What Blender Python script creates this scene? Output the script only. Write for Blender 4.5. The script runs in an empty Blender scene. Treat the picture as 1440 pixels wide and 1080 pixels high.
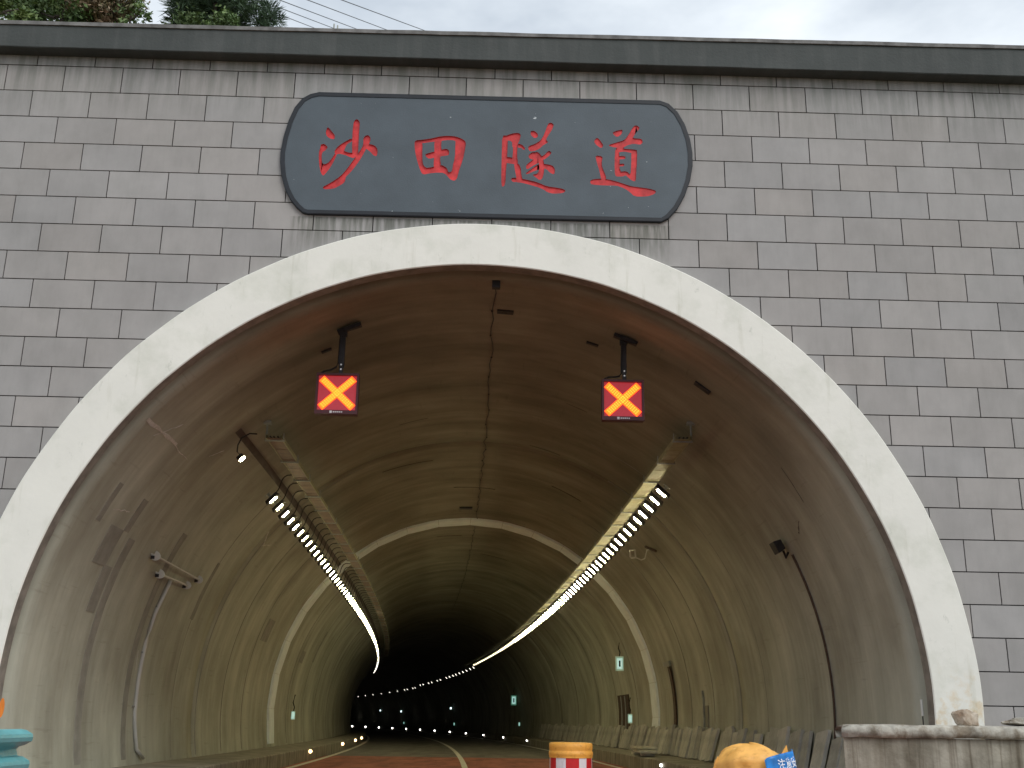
import bpy, bmesh, math, random
from mathutils import Vector, Matrix, noise
rnd = random.Random(7)
scn = bpy.context.scene
C = scn.collection
PI = math.pi
# ------------------------------------------------------------------ camera
cam = bpy.data.cameras.new("camera"); co = bpy.data.objects.new("camera", cam); C.objects.link(co)
cam.sensor_fit = 'HORIZONTAL'; cam.sensor_width = 36.0; cam.lens = 36.0*1560.0/1440.0
cam.clip_start = 0.05; cam.clip_end = 3000
m = [[0.99946338, -0.0291884, 0.01486574], [0.02275372, 0.29218874, -0.95608996], [0.02356314, 0.95591515, 0.29269609]]
X, Dn, Fw = m
co.matrix_world = Matrix(((X[0], -Dn[0], -Fw[0], .1083), (X[1], -Dn[1], -Fw[1], -13.7087), (X[2], -Dn[2], -Fw[2], 1.0765), (0, 0, 0, 1)))
scn.camera = co
# ------------------------------------------------------------------ sky
SUN_EL, SUN_AZ = 46, 142          # degrees; azimuth of the sun seen from above, 180 = behind the camera (-y)
w = bpy.data.worlds.new("World"); scn.world = w; w.use_nodes = True
nt = w.node_tree; N = nt.nodes; L = nt.links
bg = N['Background']; bg.inputs[1].default_value = 0.08
sky = N.new('ShaderNodeTexSky'); sky.sky_type = 'NISHITA'; sky.sun_disc = False
sky.sun_elevation = math.radians(SUN_EL); sky.sun_rotation = math.radians(SUN_AZ)
tc = N.new('ShaderNodeTexCoord'); mp = N.new('ShaderNodeMapping'); mp.inputs['Scale'].default_value = (1, 1, 2.2)
nz = N.new('ShaderNodeTexNoise'); nz.inputs['Scale'].default_value = 2.6; nz.inputs['Detail'].default_value = 6; nz.inputs['Roughness'].default_value = .55
L.new(tc.outputs['Generated'], mp.inputs[0]); L.new(mp.outputs[0], nz.inputs[0])
cr = N.new('ShaderNodeValToRGB'); cr.color_ramp.elements[0].position = .36; cr.color_ramp.elements[1].position = .66
cr.color_ramp.elements[0].color = (6.0, 6.7, 7.5, 1); cr.color_ramp.elements[1].color = (11.6, 12.2, 12.6, 1)
L.new(nz.outputs[0], cr.inputs[0])
mx = N.new('ShaderNodeMix'); mx.data_type = 'RGBA'; mx.inputs[0].default_value = .9
L.new(sky.outputs[0], mx.inputs[6]); L.new(cr.outputs[0], mx.inputs[7]); L.new(mx.outputs[2], bg.inputs[0])
# ------------------------------------------------------------------ sun (overcast, soft)
sl = bpy.data.lights.new("sun", 'SUN'); sl.energy = 1.2; sl.angle = math.radians(35); sl.color = (1, .97, .92)
so = bpy.data.objects.new("sun", sl); C.objects.link(so); so.location = (0, -40, 60)
d = Vector((math.sin(math.radians(SUN_AZ))*math.cos(math.radians(SUN_EL)), math.cos(math.radians(SUN_AZ))*math.cos(math.radians(SUN_EL)), math.sin(math.radians(SUN_EL))))
so.rotation_euler = d.to_track_quat('Z', 'Y').to_euler()
vs = scn.view_settings; vs.view_transform = 'Standard'; vs.look = 'None'; vs.exposure = 0.45; vs.gamma = 1
# ------------------------------------------------------------------ materials
def mat(name, col, rough=.8, metal=0., var=.12, scale=3., stretch=(1, 1, 1), col2=None, coord='Object', bump=0., bscale=40., thr=(.35, .65), spec=.4, attr=None):
    m = bpy.data.materials.new(name); m.use_nodes = True; n = m.node_tree.nodes; l = m.node_tree.links
    b = n['Principled BSDF']; b.inputs['Roughness'].default_value = rough; b.inputs['Metallic'].default_value = metal
    b.inputs['Specular IOR Level'].default_value = spec
    t = n.new('ShaderNodeTexCoord'); mp = n.new('ShaderNodeMapping'); mp.inputs['Scale'].default_value = stretch
    l.new(t.outputs[coord], mp.inputs[0])
    nz = n.new('ShaderNodeTexNoise'); nz.inputs['Scale'].default_value = scale; nz.inputs['Detail'].default_value = 7; nz.inputs['Roughness'].default_value = .6
    l.new(mp.outputs[0], nz.inputs[0])
    r = n.new('ShaderNodeValToRGB'); r.color_ramp.elements[0].position = thr[0]; r.color_ramp.elements[1].position = thr[1]
    c2 = col2 if col2 else tuple(c*(1+var) for c in col); c1 = col if col2 else tuple(c*(1-var) for c in col)
    r.color_ramp.elements[0].color = (*c1, 1); r.color_ramp.elements[1].color = (*c2, 1)
    l.new(nz.outputs[0], r.inputs[0]); out = r.outputs[0]
    m['_'] = 0
    if attr:
        a = n.new('ShaderNodeAttribute'); a.attribute_name = attr
        out = mul(m, out, a.outputs['Color'])
    l.new(out, b.inputs['Base Color'])
    if bump:
        n2 = n.new('ShaderNodeTexNoise'); n2.inputs['Scale'].default_value = bscale; n2.inputs['Detail'].default_value = 5
        l.new(t.outputs[coord], n2.inputs[0]); bp = n.new('ShaderNodeBump'); bp.inputs['Strength'].default_value = bump; bp.inputs['Distance'].default_value = .02
        l.new(n2.outputs[0], bp.inputs['Height']); l.new(bp.outputs[0], b.inputs['Normal'])
    return m
def mul(m, a, b, fac=1.0, mode='MULTIPLY'):
    n = m.node_tree.nodes; l = m.node_tree.links
    x = n.new('ShaderNodeMix'); x.data_type = 'RGBA'; x.blend_type = mode; x.inputs[0].default_value = fac
    l.new(a, x.inputs[6]); l.new(b, x.inputs[7]); return x.outputs[2]
def layer(m, coord, stretch, scale, lo, hi, c_lo, c_hi, mode='MULTIPLY', detail=6, rough=.6, fac=1., mask=None, offset=(0, 0, 0)):
    """multiply the base colour by another noise layer"""
    n = m.node_tree.nodes; l = m.node_tree.links; b = n['Principled BSDF']
    cur = b.inputs['Base Color'].links[0].from_socket
    t = n.new('ShaderNodeTexCoord'); mp = n.new('ShaderNodeMapping'); mp.inputs['Scale'].default_value = stretch; mp.inputs['Location'].default_value = offset
    l.new(t.outputs[coord], mp.inputs[0])
    nz = n.new('ShaderNodeTexNoise'); nz.inputs['Scale'].default_value = scale; nz.inputs['Detail'].default_value = detail; nz.inputs['Roughness'].default_value = rough
    l.new(mp.outputs[0], nz.inputs[0])
    r = n.new('ShaderNodeValToRGB'); r.color_ramp.elements[0].position = lo; r.color_ramp.elements[1].position = hi
    r.color_ramp.elements[0].color = (*c_lo, 1); r.color_ramp.elements[1].color = (*c_hi, 1)
    l.new(nz.outputs[0], r.inputs[0])
    x = n.new('ShaderNodeMix'); x.data_type = 'RGBA'; x.blend_type = mode; x.inputs[0].default_value = fac
    l.new(cur, x.inputs[6]); l.new(r.outputs[0], x.inputs[7])
    if mask: l.new(mask(m, t), x.inputs[0])
    l.new(x.outputs[2], b.inputs['Base Color'])
def emit(name, col, st):
    m = bpy.data.materials.new(name); m.use_nodes = True; b = m.node_tree.nodes['Principled BSDF']
    b.inputs['Base Color'].default_value = (.8, .8, .8, 1); b.inputs['Emission Color'].default_value = (*col, 1); b.inputs['Emission Strength'].default_value = st
    return m
def dark_base(k):
    M[k].node_tree.nodes['Principled BSDF'].inputs['Base Color'].default_value = (.06, .02, .01, 1)
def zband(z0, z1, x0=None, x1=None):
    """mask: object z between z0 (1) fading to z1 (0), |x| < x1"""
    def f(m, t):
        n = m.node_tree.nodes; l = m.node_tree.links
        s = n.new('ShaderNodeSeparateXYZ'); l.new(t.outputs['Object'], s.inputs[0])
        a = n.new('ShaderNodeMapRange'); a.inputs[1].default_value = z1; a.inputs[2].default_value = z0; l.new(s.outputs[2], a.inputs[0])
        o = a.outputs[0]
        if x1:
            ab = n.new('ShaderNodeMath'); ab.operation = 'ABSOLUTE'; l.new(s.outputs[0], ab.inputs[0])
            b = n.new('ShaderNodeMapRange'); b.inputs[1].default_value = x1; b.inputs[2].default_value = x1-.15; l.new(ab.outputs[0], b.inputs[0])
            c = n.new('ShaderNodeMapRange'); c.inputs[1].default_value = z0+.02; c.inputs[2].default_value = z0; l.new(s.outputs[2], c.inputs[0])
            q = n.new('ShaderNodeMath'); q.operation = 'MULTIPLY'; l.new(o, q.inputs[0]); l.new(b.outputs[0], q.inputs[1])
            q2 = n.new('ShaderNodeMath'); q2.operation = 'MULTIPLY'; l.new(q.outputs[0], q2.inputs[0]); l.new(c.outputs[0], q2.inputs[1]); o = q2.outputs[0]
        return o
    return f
M = {}
M['tile'] = mat('stone_tile', (.345, .325, .314), .75, var=.06, scale=1.3, attr='tone', bump=.05, bscale=60)
layer(M['tile'], 'Object', (2.2, 1, 1.2), 1.5, .42, .66, (1.04, 1.04, 1.04), (.88, .89, .88), fac=.6)
layer(M['tile'], 'Object', (12, 1, 1.5), 1.5, .5, .72, (1, 1, 1), (.88, .90, .88), fac=.4)
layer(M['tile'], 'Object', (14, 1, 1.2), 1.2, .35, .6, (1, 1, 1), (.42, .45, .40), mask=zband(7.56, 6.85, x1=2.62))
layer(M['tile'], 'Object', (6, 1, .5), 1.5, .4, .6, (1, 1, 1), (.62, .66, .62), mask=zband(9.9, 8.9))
M['joint'] = mat('joint', (.035, .032, .032), .9)
M['coping'] = mat('coping_paint', (.060, .067, .065), .8, var=.10, scale=1.2, stretch=(1, 1, 2), bump=.2, bscale=30)
layer(M['coping'], 'Object', (5, 1, .6), 1.4, .45, .7, (1, 1, 1), (1.5, 1.4, 1.4), fac=.6)
M['coplip'] = mat('coping_edge', (.17, .165, .16), .85, var=.35, scale=5)
M['white'] = mat('white_paint', (.80, .785, .72), .6, var=.03, scale=1.3, bump=.12, bscale=12)
layer(M['white'], 'Object', (1, 1, 1), 1.6, .50, .70, (1, 1, 1), (.80, .82, .78), fac=.8)
layer(M['white'], 'Object', (2.2, 1, 1.1), 3.5, .62, .76, (1, 1, 1), (.50, .53, .48), detail=12, rough=.72, fac=.7)
layer(M['white'], 'Object', (5, 1, .5), 1.6, .58, .72, (1, 1, 1), (.84, .84, .80), detail=8, fac=.8, offset=(2, 0, 3))
layer(M['white'], 'Object', (1, 1, 1), 6, .52, .66, (1, 1, 1), (.85, .66, .42), detail=8, fac=.8, mask=zband(1.0, 1.9))
M['panel'] = mat('slate_panel', (.080, .100, .118), .55, var=.10, scale=1.6, bump=.1, bscale=50)
M['border'] = mat('slate_border', (.013, .016, .022), .5, var=.15, scale=5)
layer(M['panel'], 'Object', (1, 1, 2.2), 9, .75, .765, (0, 0, 0), (.45, .47, .47), mode='ADD', detail=3)
M['red'] = mat('red_paint', (.57, .032, .036), .55, var=.25, scale=9)
M['lining'] = mat('lining_concrete', (.455, .46, .385), .85, var=.08, scale=.7, coord='UV', bump=.15, bscale=6)
layer(M['lining'], 'UV', (1.1, .10, 1), 1.3, .36, .64, (.80, .79, .77), (1.06, 1.06, 1.05))
layer(M['lining'], 'UV', (4, .22, 1), 1.4, .46, .74, (1.02, 1.02, 1.02), (.76, .74, .71), detail=9, fac=.5)
layer(M['lining'], 'UV', (.5, .35, 1), 1.2, .40, .62, (1.05, 1.05, 1.04), (.78, .76, .73), offset=(3, 1, 0))
layer(M['lining'], 'UV', (1.2, .5, 1), 3, .60, .74, (1, 1, 1), (1.35, 1.36, 1.36), detail=10, rough=.75, offset=(0, 9, 0), fac=.6)
layer(M['lining'], 'UV', (.35, 3.5, 1), 3, .62, .70, (1, 1, 1), (.6, .57, .53), detail=4, fac=.3, offset=(7, 2, 0))
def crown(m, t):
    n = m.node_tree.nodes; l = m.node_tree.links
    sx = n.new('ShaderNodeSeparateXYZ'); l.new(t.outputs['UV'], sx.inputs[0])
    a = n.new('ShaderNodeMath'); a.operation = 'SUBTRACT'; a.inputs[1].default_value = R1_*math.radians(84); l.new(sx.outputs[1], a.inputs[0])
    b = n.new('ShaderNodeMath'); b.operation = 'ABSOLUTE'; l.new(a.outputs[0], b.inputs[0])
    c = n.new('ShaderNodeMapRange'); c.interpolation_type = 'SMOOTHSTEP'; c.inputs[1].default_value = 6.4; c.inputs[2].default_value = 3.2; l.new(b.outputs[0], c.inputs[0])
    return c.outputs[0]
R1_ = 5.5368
# ceiling shade painted into the lining colour, deepest round the crown
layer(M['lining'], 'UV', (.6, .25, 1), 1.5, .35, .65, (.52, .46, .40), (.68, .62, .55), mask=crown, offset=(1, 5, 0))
M['patch'] = mat('mortar_patch', (.27, .26, .22), .9, var=.15, scale=4, bump=.2)
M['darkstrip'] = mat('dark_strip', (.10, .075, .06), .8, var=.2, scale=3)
M['pale'] = mat('pale_efflorescence', (.55, .52, .47), .9, var=.15, scale=20)
M['band'] = mat('band_panel', (.84, .90, .90), .6, var=.08, scale=2)
M['kerb'] = mat('kerb_concrete', (.27, .25, .20), .85, var=.2, scale=2.2, bump=.3, bscale=15)
layer(M['kerb'], 'Object', (1, 2.5, .4), 2.5, .4, .65, (1.1, 1.1, 1.1), (.62, .6, .55))
M['slab'] = mat('slab_concrete', (.44, .425, .37), .85, var=.2, scale=3, bump=.3, bscale=20, attr='tone')
M['redroad'] = mat('red_antislip', (.31, .105, .068), .85, var=.2, scale=1.2, bump=.4, bscale=120)
layer(M['redroad'], 'Object', (1, .15, 1), 2.4, .40, .65, (1.1, 1.1, 1.1), (.66, .62, .6))
M['road'] = mat('grey_pavement', (.14, .13, .11), .75, var=.15, scale=1.2, bump=.3, bscale=90)
layer(M['road'], 'Object', (1, .15, 1), 2, .4, .65, (1.1, 1.1, 1.1), (.7, .7, .7))
M['line'] = mat('road_paint', (.62, .60, .52), .7, var=.15, scale=5)
layer(M['line'], 'Object', (1, 1, 1), 14, .56, .66, (1, 1, 1), (.5, .42, .36), detail=8)
M['metal'] = mat('dark_metal', (.035, .032, .034), .5, .4, var=.2, scale=9)
M['galv'] = mat('galvanised_steel', (.30, .31, .28), .5, .3, var=.2, scale=6)
M['tray'] = mat('tray_paint', (.34, .31, .17), .55, .1, var=.2, scale=4)
M['cable'] = mat('cable_rubber', (.018, .016, .016), .6)
M['whitepipe'] = mat('white_plastic', (.55, .54, .50), .5, var=.08)
M['rust'] = mat('rust_brown', (.075, .045, .03), .8, var=.3, scale=12)
M['screenglow'] = mat('screen_face', (.16, .05, .08), .45, var=.1, scale=30)
M['screenglow'].node_tree.nodes['Principled BSDF'].inputs['Emission Color'].default_value = (1, .04, .05, 1); M['screenglow'].node_tree.nodes['Principled BSDF'].inputs['Emission Strength'].default_value = .24  # weak emission stands in for the cross's red glow on the screen
M['signcase'] = mat('sign_case', (.085, .016, .022), .4, var=.1)  # red glow of the cross put into the case colour
M['bolt'] = mat('bright_bolt', (.75, .72, .7), .3, .6)
M['logo'] = mat('logo_white', (.75, .72, .75), .5)
M['orange'] = mat('orange_plastic', (.76, .36, .06), .5, var=.12, scale=5, bump=.2)
layer(M['orange'], 'Object', (1, 1, 1), 16, .55, .7, (1, 1, 1), (.62, .56, .5), detail=10, fac=.8)
M['delin'] = mat('delineator_orange', (.75, .22, .03), .4, var=.1, scale=9)
M['yellowp'] = mat('faded_yellow_plastic', (.80, .42, .10), .45, var=.12, scale=6, bump=.15, bscale=20)
M['redst'] = mat('red_reflective', (.55, .018, .022), .35, var=.05)
M['whitest'] = mat('white_reflective', (.72, .68, .70), .35, var=.05)
layer(M['yellowp'], 'Object', (1, 1, 2), 11, .52, .70, (1, 1, 1), (.66, .58, .5), detail=10, fac=.8)
for k_m in ('redst', 'whitest'): layer(M[k_m], 'Object', (3, 3, 1), 7, .5, .7, (1, 1, 1), (.6, .55, .5), detail=10, fac=.7)
M['blue'] = mat('blue_vinyl', (.015, .20, .58), .3, var=.35, scale=9)
M['text'] = mat('white_lettering', (.82, .86, .9), .5, var=.02)
M['teal'] = mat('teal_paint', (.13, .40, .43), .4, var=.15, scale=5)
M['tealdark'] = mat('teal_post', (.08, .25, .27), .5, var=.2, scale=5)
M['parapet'] = mat('stained_concrete', (.29, .27, .235), .85, var=.15, scale=2, bump=.45, bscale=18)
layer(M['parapet'], 'Object', (3.5, 3.5, .45), 1.5, .40, .62, (1.12, 1.12, 1.1), (.66, .63, .58), detail=9)
layer(M['parapet'], 'Object', (1, 1, 1), 2.2, .42, .62, (1.12, 1.12, 1.1), (.74, .73, .68), detail=5, offset=(9, 1, 4))
layer(M['parapet'], 'Object', (11, 11, .4), 1.5, .52, .64, (1.02, 1.02, 1.0), (.56, .52, .47), detail=8, fac=.8, offset=(5, 5, 0))
M['capst'] = mat('cap_concrete', (.38, .36, .31), .85, var=.3, scale=7, bump=.5, bscale=25)
layer(M['capst'], 'Object', (2, 2, 1), 4, .45, .62, (1, 1, 1), (.50, .44, .38), detail=9)
M['rock'] = mat('rock', (.30, .21, .14), .9, scale=7, col2=(.50, .44, .36), bump=.6, bscale=12)
M['moss'] = M['rock']
M['leaf'] = mat('leaf_green', (.07, .12, .04), .6, scale=1.5, col2=(.18, .26, .09), attr='tone')
M['leafr'] = mat('leaf_brown', (.12, .14, .06), .6, scale=1.2, col2=(.33, .20, .15), attr='tone')
M['leafy'] = mat('leaf_bright', (.11, .16, .035), .6, scale=2, col2=(.18, .24, .06), attr='tone')
M['needle'] = mat('needle_green', (.034, .065, .04), .65, scale=1.5, col2=(.09, .14, .075), attr='tone')
M['bark'] = mat('bark', (.07, .055, .045), .9, scale=8, var=.3)
M['earth'] = mat('earth', (.07, .075, .035), .95, scale=1, var=.4, bump=.5, bscale=5)
M['lamp'] = emit('lamp_lens', (1, .885, .50), 88)
M['lampmid'] = emit('lamp_lens_mid', (1, .87, .5), 36)
M['lampdeep'] = emit('lamp_lens_deep', (1, .88, .55), 10)
M['traypan'] = mat('tray_pan_brown', (.20, .12, .075), .6, .1, var=.25, scale=4)
M['soffit'] = mat('raw_soffit', (.22, .20, .17), .9, var=.25, scale=5, bump=.3)
M['lampfar'] = emit('lamp_lens_dim', (1, .93, .8), 4)
M['stud'] = emit('stud_light', (1, .96, .9), 8)
M['studw'] = emit('stud_light_warm', (1, .62, .3), 5)
M['exitw'] = emit('exit_panel', (.55, 1, .92), .38)
M['exitg'] = emit('exit_green', (.02, .30, .18), .2)
M['farlit'] = emit('far_panel', (.8, .95, 1), 1.6)
M['led'] = emit('led_cross', (1, .10, .005), 2.4)
for k_m in ('led',): M[k_m].node_tree.nodes['Principled BSDF'].inputs['Base Color'].default_value = (.06, .02, .01, 1)
M['ledhalo'] = emit('led_halo', (1, .012, .006), 1.1)
M['leddot'] = emit('led_dot', (1, .17, .012), 3.6)
dark_base('leddot'); dark_base('ledhalo')
# ------------------------------------------------------------------ builders
def link(name, me, mt, parent=None):
    o = bpy.data.objects.new(name, me); C.objects.link(o)
    if mt is not None:
        for x in (mt if isinstance(mt, (list, tuple)) else [mt]): me.materials.append(M[x] if isinstance(x, str) else x)
    if parent is not None: o.parent = parent
    return o
def mesh(name, v, f, mt, parent=None, smooth=False, mi=None):
    me = bpy.data.meshes.new(name); me.from_pydata(v, [], f); me.validate(); me.update()
    if smooth: me.polygons.foreach_set('use_smooth', [True]*len(me.polygons))
    if mi: me.polygons.foreach_set('material_index', mi)
    return link(name, me, mt, parent)
class MB:
    def __init__(s): s.v = []; s.f = []; s.mi = []
    def box(s, c, size, rz=0, mi=0, mtx=None, taper=0):
        i = len(s.v); a, b, h = [q/2 for q in size]
        for z in (-h, h):
            k = 1 - (taper if z > 0 else 0)
            for x, y in ((-a, -b), (a, -b), (a, b), (-a, b)):
                p = Vector((x*k, y*k, z))
                if mtx is not None: p = mtx @ p
                elif rz: p = Vector((p.x*math.cos(rz)-p.y*math.sin(rz), p.x*math.sin(rz)+p.y*math.cos(rz), p.z))
                s.v.append((p.x+c[0], p.y+c[1], p.z+c[2]))
        for q in ((3, 2, 1, 0), (4, 5, 6, 7), (0, 1, 5, 4), (1, 2, 6, 5), (2, 3, 7, 6), (3, 0, 4, 7)):
            s.f.append(tuple(i+k for k in q)); s.mi.append(mi)
        return s
    def tube(s, pts, r, n=8, mi=0, cap=True):
        pts = [Vector(p) for p in pts]; rings = []; up = Vector((0, 0, 1))
        for k, p in enumerate(pts):
            t = (pts[min(k+1, len(pts)-1)]-pts[max(k-1, 0)]).normalized()
            u = t.cross(up) if abs(t.dot(up)) < .98 else t.cross(Vector((1, 0, 0)))
            u.normalize(); w_ = t.cross(u); rr = r[k] if isinstance(r, (list, tuple)) else r
            i = len(s.v); rings.append(i)
            for j in range(n):
                a = 2*PI*j/n; q = p+u*math.cos(a)*rr+w_*math.sin(a)*rr; s.v.append(tuple(q))
        for a, b in zip(rings, rings[1:]):
            for j in range(n):
                s.f.append((a+j, a+(j+1) % n, b+(j+1) % n, b+j)); s.mi.append(mi)
        if cap:
            s.f.append(tuple(rings[0]+j for j in range(n))[::-1]); s.mi.append(mi)
            s.f.append(tuple(rings[-1]+j for j in range(n))); s.mi.append(mi)
        return s
    def lathe(s, prof, n=32, c=(0, 0, 0), mi=0, seg=None):
        i = len(s.v)
        for r, z in prof:
            for j in range(n):
                a = 2*PI*j/n; s.v.append((c[0]+r*math.cos(a), c[1]+r*math.sin(a), c[2]+z))
        for k in range(len(prof)-1):
            for j in range(n):
                s.f.append((i+k*n+j, i+k*n+(j+1) % n, i+(k+1)*n+(j+1) % n, i+(k+1)*n+j)); s.mi.append(seg(k, j) if seg else mi)
        return s
    def build(s, name, mt, parent=None, smooth=False, bevel=0):
        o = mesh(name, s.v, s.f, mt, parent, smooth, s.mi)
        if bevel:
            b = o.modifiers.new('b', 'BEVEL'); b.width = bevel; b.segments = 2; b.limit_method = 'ANGLE'
        return o
def tag(o, label, cat, group=None, kind=None):
    o['label'] = label; o['category'] = cat
    if group: o['group'] = group
    if kind: o['kind'] = kind
    return o
def struct(o, label=None):
    o['kind'] = 'structure'
    if label: o['label'] = label
    return o
def thing(name, label, cat, loc=(0, 0, 0), rot=(0, 0, 0), group=None):
    o = bpy.data.objects.new(name, None); C.objects.link(o); o.location = loc; o.rotation_euler = rot; o.empty_display_size = .1
    return tag(o, label, cat, group)
def copy_tree(o, parent=None):
    c = o.copy(); C.objects.link(c); c.parent = parent
    for ch in list(o.children): copy_tree(ch, c)
    return c
# ------------------------------------------------------------------ tunnel geometry
R1, ZC, RO = 5.5368, 1.35, 6.132
def cv(s): return -(.002*s+.678e-3*s*s+.036e-5*s**3) if s > 0 else 0
def hd(s): return -(.002+2*.678e-3*s+3*.036e-5*s*s) if s > 0 else 0    # dx/ds
def tp(s, th, r=R1):
    a = math.radians(th); return (cv(s)+r*math.cos(a), s, ZC+r*math.sin(a))
def sp(s, o, z): return (cv(s)+o, s, z)
# ================================================================== SETTING
TH0 = -math.degrees(math.asin((ZC+.3)/R1))
# terrain: ground sheet outside and hillside above the portal
gv = []; gf = []
xs = [-1500, -300, -60, -14.5, 14.5, 60, 300, 1500]; ys = [-1500, -300, -60, -.1]
for y in ys:
    for x in xs: gv.append((x, y, -.02))
for j in range(len(ys)-1):
    for i in range(len(xs)-1):
        a = j*len(xs)+i; gf.append((a, a+1, a+1+len(xs), a+len(xs)))
struct(mesh('ground', gv, gf, 'earth'))
def hill(x, y):
    k = max(0, min(1, (2-x)/16)); k2 = max(0, min(1, (-1-x)/6))
    base = 9.9 + (y-.5)*(.10+.30*k2)
    if y > 120: base += -(y-120)*.05
    side = max(0, abs(x)-14.5)
    return min(base, 60)+noise.noise(Vector((x*.15, y*.15, 0)))*.35
hv = []; hf = []; hx = [-200, -100, -60, -40, -30, -24]+[-20+i for i in range(41)]+[24, 30, 40, 60, 100, 200]; hy = [.45, 1.5, 2.5, 3.5, 5, 7, 9, 11, 13, 16, 20, 25, 32, 40, 60, 90, 130, 200, 300]
for y in hy:
    for x in hx: hv.append((x, y, hill(x, y) if y > .5 else 9.9))
for j in range(len(hy)-1):
    for i in range(len(hx)-1):
        a = j*len(hx)+i; hf.append((a, a+1, a+1+len(hx), a+len(hx)))
struct(mesh('hillside', hv, hf, 'earth', smooth=True))
# roads
def strip(name, s0, s1, o0, o1, z, mt, step=1.5, th=None):
    v = []; f = []; n = max(1, int((s1-s0)/step))
    for i in range(n+1):
        s = s0+(s1-s0)*i/n; v += [sp(s, o0, z), sp(s, o1, z)]
    for i in range(n): f.append((2*i, 2*i+1, 2*i+3, 2*i+2))
    return mesh(name, v, f, mt)
struct(strip('red_road', -60, 24.3, -4.45, 4.45, 0.0, 'redroad'), 'red anti-slip surfacing running into the tunnel')
struct(strip('grey_road', 24.3, 228, -4.45, 4.45, 0.0, 'road'), 'grey pavement deeper inside the tunnel')
struct(strip('centre_line', -60, 200, -.075, .075, .004, 'line'))
struct(strip('edge_line_left', -60, 200, -4.23, -4.08, .004, 'line'))
struct(strip('edge_line_right', -60, 200, 4.02, 4.17, .004, 'line'))
# kerbed walkways
def walkway(name, sg):
    v = []; f = []; n = 160
    for i in range(n+1):
        s = .2+(228-.2)*i/n
        for o, z in ((4.36, -.05), (4.36, .31), (4.38, .33), (5.62, .345), (5.62, -.05)): v.append(sp(s, sg*o, z))
    for i in range(n):
        for k in range(4):
            a = i*5+k; q = (a, a+1, a+6, a+5); f.append(q if sg < 0 else q[::-1])
    f.append((0, 1, 2, 3, 4))
    return struct(mesh(name, v, f, 'kerb'))
walkway('walkway_left', -1); walkway('walkway_right', 1)
# ================================================================== PORTAL WALL
TS = .8; TH = .4003; X0 = -8.32728*TS; ZL1 = 9.7705
pw = thing('portal_wall', 'wide grey stone-clad tunnel portal wall with white arch surround and dark coping', 'wall', (0, 0, 0))
rt = random.Random(3)
# backing wall: polar mesh from the arch to the rectangle
bv = []; bf = []; nb = 120; RB = 5.72
XW, ZT = 14.5, 10.2
def ray_rect(a):
    dx, dz = math.cos(a), math.sin(a)
    t = 1e9
    if abs(dx) > 1e-6: t = min(t, XW/abs(dx))
    if dz > 1e-6: t = min(t, (ZT-ZC)/dz)
    if dz < -1e-6: t = min(t, (ZC+.3)/-dz)
    return dx*t, ZC+dz*t
angs = [math.radians(TH0+2+(180-2*(TH0+2))*i/nb) for i in range(nb+1)]
cor = [math.atan2(ZT-ZC, XW), math.atan2(ZT-ZC, -XW)]
angs = sorted(angs+cor); nb = len(angs)-1
for a in angs:
    bv.append((RB*math.cos(a), .018, ZC+RB*math.sin(a))); x, z = ray_rect(a); bv.append((x, .018, z))
    bv.append((x, .45, z))
for i in range(nb):
    bf.append((3*i, 3*i+3, 3*i+4, 3*i+1)); bf.append((3*i+1, 3*i+4, 3*i+5, 3*i+2))
mesh('backing', bv, bf, 'joint', pw)
# tiles
tv = []; tf = []; tone = []
def push(x, z):
    dx, dz = x, z-ZC; r = math.hypot(dx, dz)
    if r < 5.85 and r > 1e-6: k = 5.85/r; return dx*k, ZC+dz*k
    return x, z
for row in range(0, 26):
    zt = ZL1+TH*(1-row) - .007; zb = zt-TH+.014
    if row == 0: zt = min(zt, 9.95)
    off = 0. if row % 2 == 1 else .5
    for k in range(-11, 29):
        xa = X0+(k+off)*TS+.007; xb = xa+TS-.014
        if xb < -14.4 or xa > 14.4: continue
        rr = [math.hypot(x, z-ZC) for x in (xa, xb) for z in (zt, zb)]
        if max(rr) < 5.9: continue
        nx, nz_ = (10, 6) if min(rr) < 6.3 else (1, 1)
        t = 1+rt.gauss(0, .032); tint = rt.uniform(-.02, .012); yf = rt.uniform(-.001, .001); tl = rt.uniform(-.0008, .0008)
        i0 = len(tv)
        for b in range(nz_+1):
            for a in range(nx+1):
                x, z = push(xa+(xb-xa)*a/nx, zb+(zt-zb)*b/nz_)
                tv.append((x, yf+tl*(a/nx-.5), z))
        def q(a, b): return i0+b*(nx+1)+a
        fs = [(q(a, b), q(a+1, b), q(a+1, b+1), q(a, b+1)) for b in range(nz_) for a in range(nx)]
        # skirt
        per = [q(a, 0) for a in range(nx)]+[q(nx, b) for b in range(nz_)]+[q(a, nz_) for a in range(nx, 0, -1)]+[q(0, b) for b in range(nz_, 0, -1)]
        j0 = len(tv)
        for p in per: tv.append((tv[p][0], .0175, tv[p][2]))
        m_ = len(per)
        for c in range(m_): fs.append((per[c], j0+c, j0+(c+1) % m_, per[(c+1) % m_]))
        tf += fs; tone += [(t*(1+tint), t, t*(1-tint))]*len(fs)
me = bpy.data.meshes.new('stone_cladding'); me.from_pydata(tv, [], tf)
ca = me.color_attributes.new('tone', 'FLOAT_COLOR', 'CORNER')
buf = []
for p, t in zip(me.polygons, tone): buf += [t[0], t[1], t[2], 1]*p.loop_total
ca.data.foreach_set('color', buf)
link('stone_cladding', me, 'tile', pw)
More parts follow.
